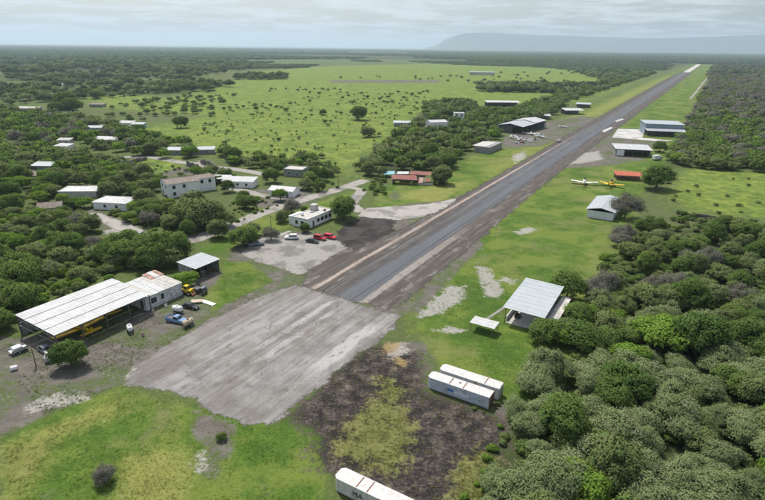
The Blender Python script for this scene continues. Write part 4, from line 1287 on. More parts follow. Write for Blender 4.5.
def vehicle(kind, label, paint, loc, rz, group=None, paint2=None):
    p = MAT[paint]
    nm = {'sedan': 'parked_car', 'suv': 'parked_car', 'pickup': 'pickup_truck', 'van': 'box_truck'}[kind]
    v = thing(nm, label, {'parked_car': 'car', 'pickup_truck': 'pickup', 'box_truck': 'truck'}[nm], loc, rz, group)
    L, w = {'sedan': (4.5, 1.78), 'suv': (4.6, 1.88), 'pickup': (5.3, 1.9), 'van': (6.4, 2.1)}[kind]
    z0, z1 = {'sedan': (.26, .92), 'suv': (.32, 1.05), 'pickup': (.40, 1.08), 'van': (.45, 1.2)}[kind]
    lower_body(v, L, w, z0, z1, p)
    if kind == 'sedan':
        cabin(v, -1.75, 1.05, -1.05, .35, .80, .62, z1 - .03, 1.43, p)
    elif kind == 'suv':
        cabin(v, -2.15, 1.05, -1.85, .45, .86, .70, z1 - .03, 1.72, p)
    elif kind == 'pickup':
        cabin(v, -.55, 1.25, -.35, .65, .86, .70, z1 - .03, 1.78, p)
        bd = MB()
        for y in (-.9, .9): bd.box((-1.65, y, 1.16), (1.95, .08, .36))
        bd.box((-2.6, 0, 1.16), (.08, 1.7, .36))
        bd.build('bed_side', p, v)
        MB().box((-1.65, 0, 1.075), (1.9, 1.7, .05)).build('bed_floor', MAT['dark_steel'], v)
    else:
        cabin(v, 1.3, 3.0, 1.4, 2.5, .98, .85, z1 - .03, 2.1, p)
        MB().box((-1.1, 0, 2.0), (4.2, 2.2, 2.0)).build('cargo_box', MAT[paint2 or paint], v, bevel=.03)
    for x in (-L * .30, L * .31):
        for s in (-1, 1):
            wheel(v, x, s * (w / 2 - .10), .33 if kind != 'van' else .42)
    for s in (-1, 1):
        MB().box((L / 2 - .06, s * w * .33, z1 - .27), (.12, .34, .16)).build('headlight', MAT['lamp_glass'], v)
        MB().box((-L / 2 + .03, s * w * .36, z1 - .22), (.1, .2, .18)).build('taillight', MAT['tail_red'], v)
    MB().box((L / 2 - .02, 0, z0 + .16), (.12, w * .8, .2)).build('bumper', MAT['grey_paint'], v)
    MB().box((-L / 2 + .02, 0, z0 + .16), (.12, w * .8, .2)).build('bumper', MAT['grey_paint'], v)
    return v


def at(px, py): return G(px, py)


PK = 'vehicles in the parking lot'
vehicle('suv', 'white car parked alone on the left of the pale gravel lot', 'white_paint', at(291.5, 239), R(184), PK)
vehicle('sedan', 'black car in front of the two red cars in the lot', 'black_paint', at(312.5, 242.5), R(-22), PK)
vehicle('suv', 'dark red car parked between the black car and bright red car', 'red_paint', at(320, 239.5), R(-28), PK)
vehicle('suv', 'bright red car at the right end of the row of parked cars', 'bright_red_paint', at(330, 238.5), R(-28), PK)
vehicle('pickup', 'grey pickup parked under the roadside trees left of the lot', 'grey_paint', at(256, 245.5), R(20), PK)
YD = 'vehicles in the yard by the aircraft shed'
vehicle('pickup', 'silver pickup behind the small round tree near the shed corner', 'silver_paint', at(60, 359), R(28), YD)
vehicle('sedan', 'grey car parked under the left end of the aircraft shed', 'grey_paint', at(46, 352), R(-35), YD)
vehicle('pickup', 'blue and white pickup beside the white tank near the workshop', 'blue_paint', at(177, 322), R(-18), YD)
vehicle('sedan', 'black car parked behind the white tank near the workshop', 'black_paint', at(191, 308), R(-20), YD)
vehicle('van', 'white box truck parked at the end of the wide hangar', 'white_paint', at(657, 160), R(20), None)


def tank_trailer(name, label, loc, rz, r, L, paint, ends='rust', group=None):
    v = thing(name, label, 'tank trailer', loc, rz, group)
    zc = r + .55
    MB().loft([(-L / 2 - .12, 0, zc, r * .5, r * .5), (-L / 2, 0, zc, r * .88, r * .88), (-L / 2 + .15, 0, zc, r, r), (L / 2 - .15, 0, zc, r, r), (L / 2, 0, zc, r * .88, r * .88), (L / 2 + .12, 0, zc, r * .5, r * .5)], 16).build('tank', MAT[paint], v, True)
    for x in (-L * .28, L * .28):
        MB().tube((x - .05, 0, zc), (x + .05, 0, zc), r + .02, n=16).build('band', MAT[ends], v)
    MB().box((0, 0, .5), (L + .5, .9, .14)).build('chassis', MAT['dark_steel'], v)
    MB().beam((L / 2 + .2, 0, .5), (L / 2 + 1.3, 0, .42), .1).build('drawbar', MAT['dark_steel'], v)
    MB().tube((0, 0, zc + r - .05), (0, 0, zc + r + .16), .25, n=12).build('hatch', MAT[ends], v)
    for s in (-1, 1):
        wheel(v, -L * .15, s * .62, .36, .2)
    return v


tank_trailer('tank_trailer', 'white water tank trailer alone on the bare ground before the shed', at(130.5, 332), R(-58), .62, 2.1, 'white_paint', 'grey_steel')
tank_trailer('tank_trailer', 'large white tank behind the blue and white pickup', at(178, 313), R(-15), .75, 2.3, 'white_paint', 'container_worn')
tank_trailer('tank_trailer', 'tan rusty fuel bowser with red drawbar at the apron edge', at(188.5, 326.5), R(-120), .68, 2.5, 'tan_paint', 'rust')
dr = thing('storage_drum', 'small white drum lying on the bare ground at far left', 'drum', at(14.5, 370), R(30))
MB().loft([(-.62, 0, .5, .38, .38), (-.5, 0, .5, .5, .5), (.5, 0, .5, .5, .5), (.62, 0, .5, .38, .38)], 16).build('shell', MAT['white_paint'], dr, True)
MB().tube((-.64, 0, .5), (-.60, 0, .5), .3, n=12).build('lid', MAT['dark_steel'], dr)

ft = thing('flatbed_trailer', 'white flatbed trailer with open side rails left of the shed', 'trailer', at(19, 352), R(58))
MB().box((0, 0, .75), (3.3, 1.9, .12)).build('deck', MAT['white_paint'], ft)
MB().box((-.2, 0, 1.15), (1.7, 1.5, .7)).build('load_box', MAT['white_paint'], ft, bevel=.04)
for s in (-1, 1):
    MB().box((0, s * .92, 1.0), (3.3, .06, .38)).build('side_rail', MAT['grey_steel'], ft)
    wheel(ft, -.2, s * .8, .34, .2)
MB().beam((1.6, 0, .7), (2.8, 0, .5), .09).build('drawbar', MAT['dark_steel'], ft)

bd_ = thing('white_board', 'long white panel lying flat on the grass beyond the yard vehicles', 'panel', at(208, 303), R(-30))
MB().box((0, 0, .12), (4.6, 1.3, .1)).build('panel', MAT['sign_white'], bd_)
for x in (-1.7, 1.7):
    MB().box((x, 0, .035), (.2, 1.2, .07)).build('batten', MAT['wood'], bd_)
bd2 = thing('wing_panel', 'cream wing panel leaning among scrap beside the long white panel', 'panel', at(197, 303), R(10))
MB().slab([(-1.4, -.6, .5), (1.4, -.5, .5), (1.3, .5, .8), (-1.4, .6, .8)], .12).build('skin', MAT['tan_paint'], bd2)
MB().box((0, 0, .2), (.8, .6, .5)).build('stand', MAT['wood'], bd2)
for k, (px, py, mt, lb) in enumerate(((166, 307, 'white_paint', 'small white box on the ground before the workshop wall'), (153, 313, 'tan_paint', 'tan drum against the workshop wall corner'),
                                      (143, 336, 'roof_rust', 'small rusty drum standing beside the water tank trailer'), (205, 288, 'turquoise_paint', 'small blue-green drum in the grass by the shed'))):
    d = thing('yard_drum', lb, 'drum', at(px, py), 0)
    MB().tube((0, 0, 0), (0, 0, .85), .33, n=14).build('shell', MAT[mt], d)
    MB().tube((0, 0, .85), (0, 0, .88), .28, n=14).build('lid', MAT['dark_steel'], d)
# front-end loader half hidden by the round tree
ld = thing('wheel_loader', 'yellow wheel loader standing between workshop and small open shed', 'loader', at(188, 294), R(-20))
MB().box((0, 0, 1.1), (2.8, 1.4, .9)).build('body', MAT['yellow_paint'], ld, bevel=.08)
cabin(ld, -.9, .5, -.8, .4, .62, .58, 1.5, 2.5, MAT['yellow_paint'])
for x in (-.95, .95):
    for s in (-1, 1): wheel(ld, x, s * .78, .58, .36)
MB().slab([(1.5, -.9, .9), (2.3, -.9, .35), (2.3, .9, .35), (1.5, .9, .9)], .3).build('bucket', MAT['rust'], ld)
for s in (-1, 1): MB().beam((.6, s * .5, 1.4), (1.7, s * .5, .7), .14).build('lift_arm', MAT['yellow_paint'], ld)
hw = thing('old_truck', 'dark old truck chassis parked beside the yellow loader', 'truck', at(200, 293), R(-25))
MB().box((0, 0, .8), (4.2, .9, .2)).build('chassis', MAT['rust'], hw)
cabin(hw, .7, 2.1, .8, 1.7, .85, .75, .9, 2.0, MAT['grey_paint'])
MB().box((-1.0, 0, 1.15), (2.3, 1.8, .5)).build('bed', MAT['dark_steel'], hw)
for x in (-1.3, 1.4):
    for s in (-1, 1): wheel(hw, x, s * .8, .42, .24)


# ------------------------------------------------------------------ light aircraft
def airplane(label, loc, rz, paint, trim=None, span=11.0, L=7.6, tilt=0.0, high=False, wings=(1, 1), group=None, tail=True):
    a = thing('light_airplane', label, 'airplane', loc, rz, group)
    p = MAT[paint]; tm = MAT[trim or paint]
    z = 1.25
    MB().loft([(L * .36, 0, z, .18, .18), (L * .34, 0, z, .42, .44), (L * .20, 0, z + .05, .52, .62), (L * .05, 0, z + .12, .55, .75), (-L * .12, 0, z + .1, .48, .62), (-L * .38, 0, z + .15, .26, .36), (-L * .60, 0, z + .22, .08, .2)], 12).build('fuselage', p, a, True)
    c = MB().loft([(L * .12, 0, z + .72, .2, .1), (L * .08, 0, z + .85, .36, .38), (-L * .02, 0, z + .95, .38, .42), (-L * .10, 0, z + .78, .28, .22)], 10).build('canopy', MAT['glass_dark'], a, True)
    wz = z + .85 if high else z - .42
    for s, on in zip((-1, 1), wings):
        if not on: continue
        y0, y1 = s * .35, s * span / 2
        vs = [(L * .15, y0, wz), (L * .13, y1, wz + .35), (-L * .075, y1, wz + .35), (-L * .09, y0, wz)]
        MB().slab(vs if s > 0 else vs[::-1], .16).build('wing', p, a, bevel=.03)
        MB().slab([(-L * .07, s * span * .28, wz + .24), (-L * .07, s * span * .46, wz + .36), (-L * .10, s * span * .46, wz + .35), (-L * .11, s * span * .28, wz + .23)], .06).build('aileron', tm, a)
    if tail:
        for s in (-1, 1):
            vs = [(-L * .47, s * .1, z + .28), (-L * .52, s * span * .2, z + .3), (-L * .61, s * span * .2, z + .3), (-L * .62, s * .1, z + .28)]
            MB().slab(vs, .09).build('tailplane', p, a)
        MB().prism([(-L * .46, z + .3), (-L * .57, z + 1.45), (-L * .64, z + 1.4), (-L * .63, z + .2)], -.05, .05).build('fin', tm, a)
    sp = MB().loft([(L * .36, 0, z, .2, .2), (L * .39, 0, z, .15, .15), (L * .42, 0, z, .03, .03)], 10).build('spinner', MAT['grey_steel'], a, True)
    for s in (-1, 1):
        MB().slab([(L * .385, s * .1 - .07, z + .02), (L * .385, s * .1 + .07, z + .05), (L * .385, s * 1.05 + .06, z + .35), (L * .385, s * 1.05 - .06, z + .30)], .04).build('propeller_blade', MAT['black_paint'], a)
        MB().beam((L * .14, s * .4, z - .4), (L * .16, s * 1.1, .35), .08).build('gear_leg', MAT['grey_steel'], a)
        wheel(a, L * .16, s * 1.15, .34, .18)
    MB().beam((-L * .54, 0, z + .05), (-L * .58, 0, .16), .05).build('tail_leg', MAT['grey_steel'], a)
    wheel(a, -L * .58, 0, .15, .1)
    return a


airplane('yellow crop plane under the aircraft shed with its tail sticking out', W(-46.5, -40.3), RW + math.pi / 2, 'yellow_paint', span=12.0, L=8.6)
airplane('second yellow plane parked deeper inside the aircraft shed', W(-37.5, -43.6), RW + R(80), 'yellow_paint', span=9.0, L=7.4)
PL = 'light aircraft parked on the right-hand lawn'
airplane('white plane with wings spread on the lawn, left of the yellow one', at(584, 184.5), R(68), 'white_paint', 'grey_paint', 9.6, 6.8, group=PL).scale = (1.3, 1.3, 1.4)
airplane('yellow crop plane on the lawn before the red-roofed shed', at(611, 186.5), R(52), 'yellow_paint', 'yellow_paint', 8.8, 6.8, group=PL).scale = (1.3, 1.3, 1.4)
JK = 'old white aircraft outside the left-hand hangar'
for k, (px, py, a, sp, wg, lb) in enumerate(((531, 134.5, 80, 13, (1, 1), 'white old aircraft directly below the big hangar roof edge'), (519, 140, -30, 9, (1, 0), 'white one-winged aircraft hulk amid the scrap heap'),
                                            (541, 137.5, 10, 11, (1, 1), 'white aircraft nearest the runway on the pale yard'), (513, 138, 130, 8, (0, 1), 'white aircraft hulk leftmost beside the hangar wall'),
                                            (526, 141.5, 200, 7, (0, 0), 'wingless white fuselage lowest in the scrap heap'), (563, 127.5, 40, 9, (1, 1), 'white aircraft on the dark yard beside the runway'))):
    airplane(lb, at(px, py), R(a), 'white_paint', 'grey_paint' if k % 2 else 'white_paint', sp, 8, wings=wg, group=JK)
for k, (px, py, d, mt, lb) in enumerate(((523, 143, 3.2, 'rust', 'rusty engine heap among old aircraft'), (530, 142, 2.6, 'white_paint', 'white metal scrap beside old aircraft'), (517, 143.5, 2.4, 'grey_steel', 'grey scrap metal left of the old aircraft'),
                                         (536, 140, 2.2, 'dark_steel', 'dark scrap right of the old aircraft'), (525, 139, 2.6, 'roof_rust', 'brown scrap behind the old aircraft'))):
    c = thing('scrap_heap', lb, 'scrap', at(px, py), k)
    rd = random.Random(k)
    for j in range(7):
        MB().box((rd.uniform(-d, d) * .5, rd.uniform(-d, d) * .5, rd.uniform(.3, .9)), (rd.uniform(.6, 1.8), rd.uniform(.4, 1.2), rd.uniform(.5, 1.2)), rd.uniform(0, 3), .8).build('scrap_piece', MAT[mt if j % 3 else 'white_paint'], c)
vehicle('pickup', 'white pickup parked at the runway edge near the old aircraft', 'white_paint', at(559, 142), R(35))

# ------------------------------------------------------------------ left-hand hangars and houses along the runway
gc = Bst('block_building', 'long grey concrete block building with pale roof on the left lawn', 'building', 228, -43, 0)
MB().box((0, 0, 2.0), (24, 10, 4.0)).build('wall', MAT['grey_concrete'], gc)
MB().box((-2.2, 2.0, 4.12), (19, 9.0, .2)).build('roof', MAT['pale_concrete'], gc)
for k in range(4):
    MB().box((-9 + 6 * k, -5.1, 2.0), (.4, .3, 4.1)).build('pilaster', MAT['grey_concrete'], gc)
hx = Bst('hangar', 'big pale-roofed hangar above the yard of old white aircraft', 'hangar', 333, -52.5, -6)
MB().box((0, 9.8, 3.0), (48, .3, 6.0)).build('wall', MAT['panel_blue_grey'], hx); MB().box((23.9, 0, 3.0), (.3, 19, 6.0)).build('wall', MAT['panel_blue_grey'], hx)
MB().box((-23.9, 4, 2.8), (.3, 11, 5.6)).build('wall', MAT['dark_steel'], hx)
sheets(hx, (-25, -10.5, 5.6), (2, -10.5, 5.8), (2, 0, 7.4), (-25, 0, 7.4), 4, MAT['roof_zinc'], rib=3); sheets(hx, (2, 10.5, 5.8), (-25, 10.5, 5.6), (-25, 0, 7.4), (2, 0, 7.4), 4, MAT['roof_zinc'], rib=3)
sheets(hx, (2.2, -10.5, 6.1), (25, -10.5, 6.1), (25, 0, 7.9), (2.2, 0, 7.9), 4, MAT['roof_white'], rib=3); sheets(hx, (25, 10.5, 6.1), (2.2, 10.5, 6.1), (2.2, 0, 7.9), (25, 0, 7.9), 4, MAT['roof_white'], rib=3)
for k in range(6):
    MB().box((-24.5 + 9.8 * k, -10.2, 2.8), (.3, .3, 5.6)).build('post', MAT['dark_steel'], hx)


def open_barn(label, px, py, rz, lx, ly, h, rmat, group=None, wallm='grey_concrete'):
    b = thing('open_barn', label, 'barn', at(px, py), rz, group)
    MB().box((0, ly / 2 - .1, h / 2), (lx, .2, h)).build('wall', MAT[wallm], b)
    for x in np.linspace(-lx / 2 + .2, lx / 2 - .2, 4):
        MB().box((x, -ly / 2 + .2, h / 2 - .1), (.22, .22, h - .2)).build('post', MAT['dark_steel'], b)
    sheets(b, (-lx / 2 - .5, -ly / 2 - .5, h), (lx / 2 + .5, -ly / 2 - .5, h), (lx / 2 + .5, ly / 2 + .5, h + .9), (-lx / 2 - .5, ly / 2 + .5, h + .9), 4, MAT[rmat], rib=2.5)
    return b


open_barn('white-roofed open barn left of the far runway', 572, 114, R(5), 19, 12, 4.2, 'roof_white')
open_barn('smaller pale-roofed barn just behind the white-roofed one', 583, 107.5, R(-25), 15, 9, 4.0, 'roof_zinc')
open_barn('long white-roofed barn among trees in front of the bright pasture', 502, 106, R(2), 38, 12, 4.5, 'roof_white')
open_barn('pale low barn behind the big hangar on the left', 542, 119, R(-8), 14, 9, 3.5, 'roof_zinc')
house('white_house', 'white farmhouse with several roofs among the trees left of the barns', at(436, 127.5), R(20), 15, 11, 5.0, 'white_wall', 'gable', 'roof_white', 1.2, wins=[('f', -3, 2, 1.5, 1.5), ('f', 2, 2, 1.5, 1.5)])
house('white_house', 'small white two-storey house with square windows behind the trees', at(458.5, 120), R(0), 9, 7, 6.2, 'white_wall', 'flat', 'pale_concrete', wins=[('f', -2.2, 4.6, 1.6, 1.6), ('f', 2.2, 4.6, 1.6, 1.6)])
house('low_house', 'low grey-roofed house half hidden by trees below the pasture', at(402, 126), R(0), 14, 8, 3.0, 'grey_concrete', 'shed', 'roof_zinc_dull', .6)

# ruined house with red roof
ru = thing('ruined_house', 'ruined house with collapsed red sheet roof beside a grey-green tree', 'house', at(421, 183), R(-6))
MB().box((-6, 4.5, 1.6), (16, .25, 3.2)).build('wall', MAT['peeling_wall'], ru); MB().box((-13.8, 0, 1.4), (.25, 8.6, 2.8)).build('wall', MAT['peeling_wall'], ru)
MB().box((6.0, .5, 1.1), (.25, 8, 2.2)).build('wall', MAT['pale_concrete'], ru); MB().box((2.5, -4.2, .6), (6.5, .25, 1.2)).build('wall', MAT['pale_concrete'], ru)
MB().box((12, 0, 1.2), (.25, 8, 2.4)).build('wall', MAT['wood'], ru); MB().box((9, 4.4, 1.2), (6, .25, 2.4)).build('wall', MAT['peeling_wall'], ru)
sheets(ru, (-14.4, -5.2, 2.7), (-1.5, -5.6, 2.6), (-2.5, 0, 3.7), (-14.2, 0.2, 3.5), 4, MAT['roof_red'], rib=1.2, lap=.08)
sheets(ru, (-6, .4, 4.0), (5.8, .0, 3.9), (6.2, 5.0, 4.5), (-5.6, 5.2, 4.6), 4, MAT['roof_red'], rib=1.2, lap=.1)
sheets(ru, (-12, .6, 3.9), (-6.4, .6, 4.0), (-6.2, 5, 4.3), (-12, 5, 4.2), 2, MAT['roof_white'], rib=1.2, lap=.05)
sheets(ru, (-1.2, -5.0, 1.0), (4.5, -4.6, 2.1), (4.8, -.6, 2.8), (-1.0, -.4, 2.9), 3, MAT['roof_rust'], rib=1.2, lap=.1, mats=[MAT['roof_rust'], MAT['wood'], MAT['roof_red']])
for k in range(5):
    MB().beam((6.4 + k * 1.3, -4, 2.3), (6.4 + k * 1.3, 4.2, 2.6), .14).build('rafter', MAT['wood'], ru)
tu = thing('tarp_shelter', 'turquoise tarpaulin shelter at the left end of the ruined house', 'shelter', at(389, 177), R(-8))
MB().slab([(-3, -2.5, 1.7), (3, -2.5, 2.1), (2.6, 2.5, 2.6), (-2.6, 2.5, 2.4)], .07).build('tarpaulin', MAT['turquoise_paint'], tu)
for x, y, h in ((-2.7, -2.2, 1.65), (2.7, -2.2, 2.0), (2.3, 2.2, 2.45), (-2.3, 2.2, 2.3)):
    MB().tube((x, y, 0), (x, y, h), .06, n=6).build('pole', MAT['wood'], tu)

# ------------------------------------------------------------------ village houses on the left
wh_ = house('two_storey_house', 'two-storey white house with grey-brown roof behind the big grey-green tree', at(181, 193.5), R(38), 13.5, 10.5, 6.0, 'white_wall', 'gable', 'roof_brown', 1.0,
            wins=[('l', 2.4, 4.5, 1.3, 1.5), ('l', -2.2, 4.5, 1.3, 1.5), ('f', -4.2, 4.5, 1.3, 1.5), ('f', 0.2, 4.5, 1.3, 1.5), ('l', -2.2, 1.6, 1.3, 1.5), ('f', -4.2, 1.6, 1.3, 1.5)], doors=[('f', 3.6, 1.1, 2.2)])
MB().box((11.0, 1.6, 3.0), (8.6, 7.4, 6.1)).build('wing', MAT['white_wall'], wh_)
MB().add([(6.4, -2.5, 6.08), (15.7, -2.5, 6.08), (15.7, 5.7, 6.08), (6.4, 5.7, 6.08), (6.4, 1.6, 7.0), (13.5, 1.6, 7.0)], [(0, 1, 5, 4), (1, 2, 5), (2, 3, 4, 5), (3, 0, 4), (3, 2, 1, 0)]).build('wing_roof', MAT['roof_brown'], wh_)
for u in (9.2, 12.8):
    MB().box((u, -2.12, 4.5), (1.3, .06, 1.5)).build('window', MAT['glass_dark'], wh_)
house('long_house', 'long low white house right of the two-storey house', at(240.5, 186), R(-6), 14.5, 7, 2.9, 'white_wall', 'shed', 'roof_white', .7, wins=[('f', -4.5, 1.6, 1.2, 1.1), ('f', 0, 1.6, 1.2, 1.1), ('f', 4.2, 1.6, 1.2, 1.1)])
dm = thing('carport', 'dark maroon carport with white roof between the two white houses', 'carport', at(221, 183), R(-3))
for x in (-4, 0, 4):
    for y in (-2.6, 2.6): MB().box((x, y, 1.35), (.16, .16, 2.7)).build('post', MAT['awning_maroon'], dm)
MB().box((0, 2.7, 1.4), (8.4, .15, 2.6)).build('wall', MAT['awning_maroon'], dm)
sheets(dm, (-4.6, -3.2, 2.75), (4.6, -3.2, 2.75), (4.6, 3.2, 3.3), (-4.6, 3.2, 3.3), 3, MAT['roof_white'], rib=1.6)
house('cottage', 'white cottage with pale pitched roof beside the dirt road bend', at(284.5, 195), R(-14), 11, 7.5, 2.9, 'white_wall', 'gable', 'roof_white', 1.0, wins=[('f', -3.4, 1.6, 1.1, 1.2), ('f', 0.2, 1.6, 1.1, 1.2), ('l', 0, 1.6, 1.2, 1.2)], doors=[('f', 3.0, 1.0, 2.1)])
house('block_house', 'grey flat-roofed block house behind the roadside cottage', at(296, 175), R(-12), 10, 8, 3.4, 'grey_concrete', 'flat', 'pale_concrete', wins=[('f', -2.2, 1.8, 1.2, 1.1)], doors=[('f', 2.2, 1, 2.1)])
house('roadside_house', 'house with wide white roof at the start of the pale track', at(117, 207), R(-8), 14, 9, 3.0, 'white_wall', 'hip', 'roof_white', 1.5, wins=[('f', 3, 1.6, 1.2, 1.2), ('f', -2, 1.6, 1.2, 1.2)])
house('roadside_house', 'house with broad pale roof sunk among dark trees left of the track', at(83, 195), R(4), 15.5, 9, 2.8, 'pale_concrete', 'hip', 'roof_white', 1.1)
house('roadside_house', 'small brown-roofed hut among trees above the left road', at(52, 212), R(20), 8, 6, 2.6, 'pale_concrete', 'gable', 'roof_brown', 1.4)
for k, (px, py, lx, ly, rm, wm, lb) in enumerate((
        (36, 180, 10, 6, 'roof_brown', 'pale_concrete', 'brown-roofed hut on the far left among green trees'), (46, 170, 11, 7, 'roof_zinc_dull', 'grey_concrete', 'dull grey-roofed hut just above the brown-roofed one'),
        (65, 150, 9, 6, 'roof_white', 'white_wall', 'tiny white-roofed hut deep in the left trees'), (66, 144, 8, 5, 'pale_concrete', 'pale_concrete', 'tiny pale hut behind the white-roofed hut'),
        (108, 143, 18, 8, 'roof_white', 'pale_concrete', 'wide white roof under trees left of the lone pasture tree'), (96, 131, 12, 7, 'roof_zinc', 'turquoise_paint', 'pale house with turquoise side among the left trees'),
        (126, 126, 13, 8, 'roof_white', 'white_wall', 'white house at the left edge of the bright pasture'), (139, 127.5, 9, 7, 'roof_zinc', 'turquoise_paint', 'blue-walled hut next to the white pasture house'),
        (28, 111, 22, 10, 'pale_concrete', 'grey_concrete', 'grey slab building in the far left clearing'), (62, 86, 16, 8, 'roof_white', 'white_wall', 'small white house in the far left woods'),
        (176, 154, 10, 7, 'roof_zinc_dull', 'grey_concrete', 'grey hut left of the ruined block walls'), (203, 153.5, 14, 7, 'roof_zinc', 'grey_concrete', 'pale flat-roofed shed at the lower pasture edge'),
        (98, 107, 14, 8, 'roof_brown', 'grey_concrete', 'brown roof behind the big round dark tree'), (482, 75, 60, 14, 'roof_zinc', 'pale_concrete', 'long pale barn far out in the bright pasture'),
        (22, 47.5, 60, 30, 'roof_white', 'white_wall', 'tiny white building on the far left horizon'), (187, 49.6, 120, 30, 'roof_white', 'white_wall', 'long white building far off on the horizon'))):
    p = at(px, py)
    house('hut' if lx < 15 else 'low_building', lb, p, R((k * 37) % 24 - 12), lx, ly, 2.8 if p.y < 1000 else 7, wm, 'shed', rm, .7, wins=[('f', -lx * .25, 1.6, 1.1, 1.1), ('f', lx * .2, 1.6, 1.1, 1.1)] if p.y < 500 else (), nsh=3)

# ruined block walls
for k, (pa, pb, h, lb) in enumerate((((187, 166), (201, 171), 3.2, 'dark ruined wall left of the pale rubble lot'), ((201, 164), (213, 167.5), 3.4, 'dark ruined wall behind the pale rubble lot'), ((225, 160), (244, 163), 2.8, 'dark ruined wall at the foot of the pasture right of the huts'),
                                     ((130, 164), (147, 160), 2.6, 'dark stone wall beside the left field'), ((676, 214), (722, 220), 1.4, 'low dark stone wall along the foot of the right meadow'), ((20, 276), (104, 256), 1.6, 'pale low wall behind the aircraft shed'))):
    a, b = G(*pa), G(*pb)
    L = (b - a).length
    w = thing('stone_wall', lb, 'wall', a, math.atan2(b.y - a.y, b.x - a.x))
    n = max(2, int(L / 2.2)); rd = random.Random(k)
    for j in range(n):
        hh = h * rd.uniform(.65, 1.0)
        MB().box(((j + .5) * L / n, rd.uniform(-.03, .03), hh / 2), (L / n - .03, .4, hh)).build('wall_bay', MAT['stone' if k != 5 else 'pale_concrete'], w)

# white debris and tarps at the end of the pale track
for k, (px, py, d, lb) in enumerate(((128, 238, 5, 'white sheet debris lying by the pale track'), (137, 234, 4, 'white sheeting heap right of the pale track end'), (120, 243, 3.5, 'pale rubble heap nearest the dark trees'))):
    c = thing('sheet_debris', lb, 'debris', at(px, py), k * .7)
    rd = random.Random(40 + k)
    for j in range(6):
        x, y = rd.uniform(-d, d) * .5, rd.uniform(-d, d) * .35
        MB().slab([(x - 1.2, y - .8, .25 + .1 * j), (x + 1.2, y - .7, .4 + .1 * j), (x + 1.1, y + .8, .55 + .1 * j), (x - 1.1, y + .8, .3 + .1 * j)], .25).build('debris_sheet', MAT['rubble' if (j + k) % 3 == 0 else 'roof_white'], c)

# utility poles along the dirt roads
for k, (px, py, h, lb) in enumerate(((212, 232, 8, 'wooden utility pole beside the dirt road near the shed lawn'), (272, 240, 9, 'wooden utility pole at the edge of the parking lot'), (339, 188, 8.5, 'wooden utility pole where the dirt road meets the pasture'), (150, 233, 8, 'wooden utility pole beside the pale track'), (36, 366, 4.2, 'thin pole standing on bare ground before the shed'))):
    u = thing('utility_pole', lb, 'pole', at(px, py), RW)
    MB().tube((0, 0, 0), (0, 0, h), .13, .09, 8).build('shaft', MAT['wood'], u)
    MB().box((0, 0, h - .5), (.1, 1.8 if h > 5 else .5, .12)).build('crossarm', MAT['wood'], u)
    for y in (-.7, 0, .7) if h > 5 else ():
        MB().tube((0, y, h - .44), (0, y, h - .24), .05, n=6).build('insulator', MAT['grey_steel'], u)

# ------------------------------------------------------------------ plants
TREES = []      # (x, y, radius, kind, label, group)  candidates for individual trees
SHRUBS = []
KEEP_OUT = []   # polygons in which nothing is scattered
for p in (SS((-57, -33), (-19, -33), (-19, -53), (-57, -53)), SS((-14, -39), (-3, -39), (-3, -49), (-14, -49)), SS((38, -40), (56, -40), (56, -52), (38, -52)), SS((6, 40), (29, 40), (29, 55), (6, 55)),
          SS((109, 39), (134, 39), (134, 52), (109, 52)), SS((345, 28), (395, 28), (395, 64), (345, 64)), SS((250, 24), (280, 24), (280, 52), (250, 52)), SS((208, -37), (246, -37), (246, -52), (208, -52)),
          SS((300, -40), (360, -40), (360, -68), (300, -68)), SS((0, -16), (3000, -20), (3000, 16), (0, 14)), SS((1815, -40), (3000, -40), (3000, 60), (1815, 60)),
          PX((160, 185), (180, 200), (215, 190), (190, 178)), PX((222, 180), (258, 180), (258, 190), (222, 190)), PX((270, 186), (300, 186), (300, 200), (270, 200)),
          PX((98, 200), (134, 200), (134, 214), (98, 214)), PX((68, 190), (100, 190), (100, 201), (68, 201)), PX((285, 168), (308, 168), (308, 179), (285, 179)),
          PX((388, 172), (446, 172), (446, 190), (388, 190)), PX((482, 102), (524, 102), (524, 110), (482, 110)), PX((426, 122), (447, 122), (447, 131), (426, 131)),
          PX((560, 110), (592, 104), (592, 118), (560, 118)), PX((84, 212), (150, 236), (170, 246), (150, 250), (100, 226)), PX((165, 248), (300, 200), (370, 178), (370, 186), (300, 210), (175, 254)),
          PX((186, 158), (215, 160), (218, 173), (190, 173)), PX((116, 155), (240, 167), (275, 174), (275, 180), (240, 174), (116, 161)), PX((100, 222), (150, 232), (150, 246), (110, 246))):
    KEEP_OUT.append(p)


for (hx_, hy_) in ((36, 180), (46, 170), (65, 150), (66, 144), (108, 143), (96, 131), (126, 126), (139, 127.5), (28, 111), (176, 154), (203, 153.5), (62, 86), (98, 107), (402, 126), (458.5, 120), (52, 212)):
    KEEP_OUT.append(PX((hx_ - 9, hy_ - 3), (hx_ + 9, hy_ - 3), (hx_ + 8, hy_ + 3.2), (hx_ - 8, hy_ + 3.2)))      # yards before the huts


def T(px, py, r, kind, label, group=None):
    g = G(px, py); TREES.append((g.x, g.y, r, kind, label, group, True))


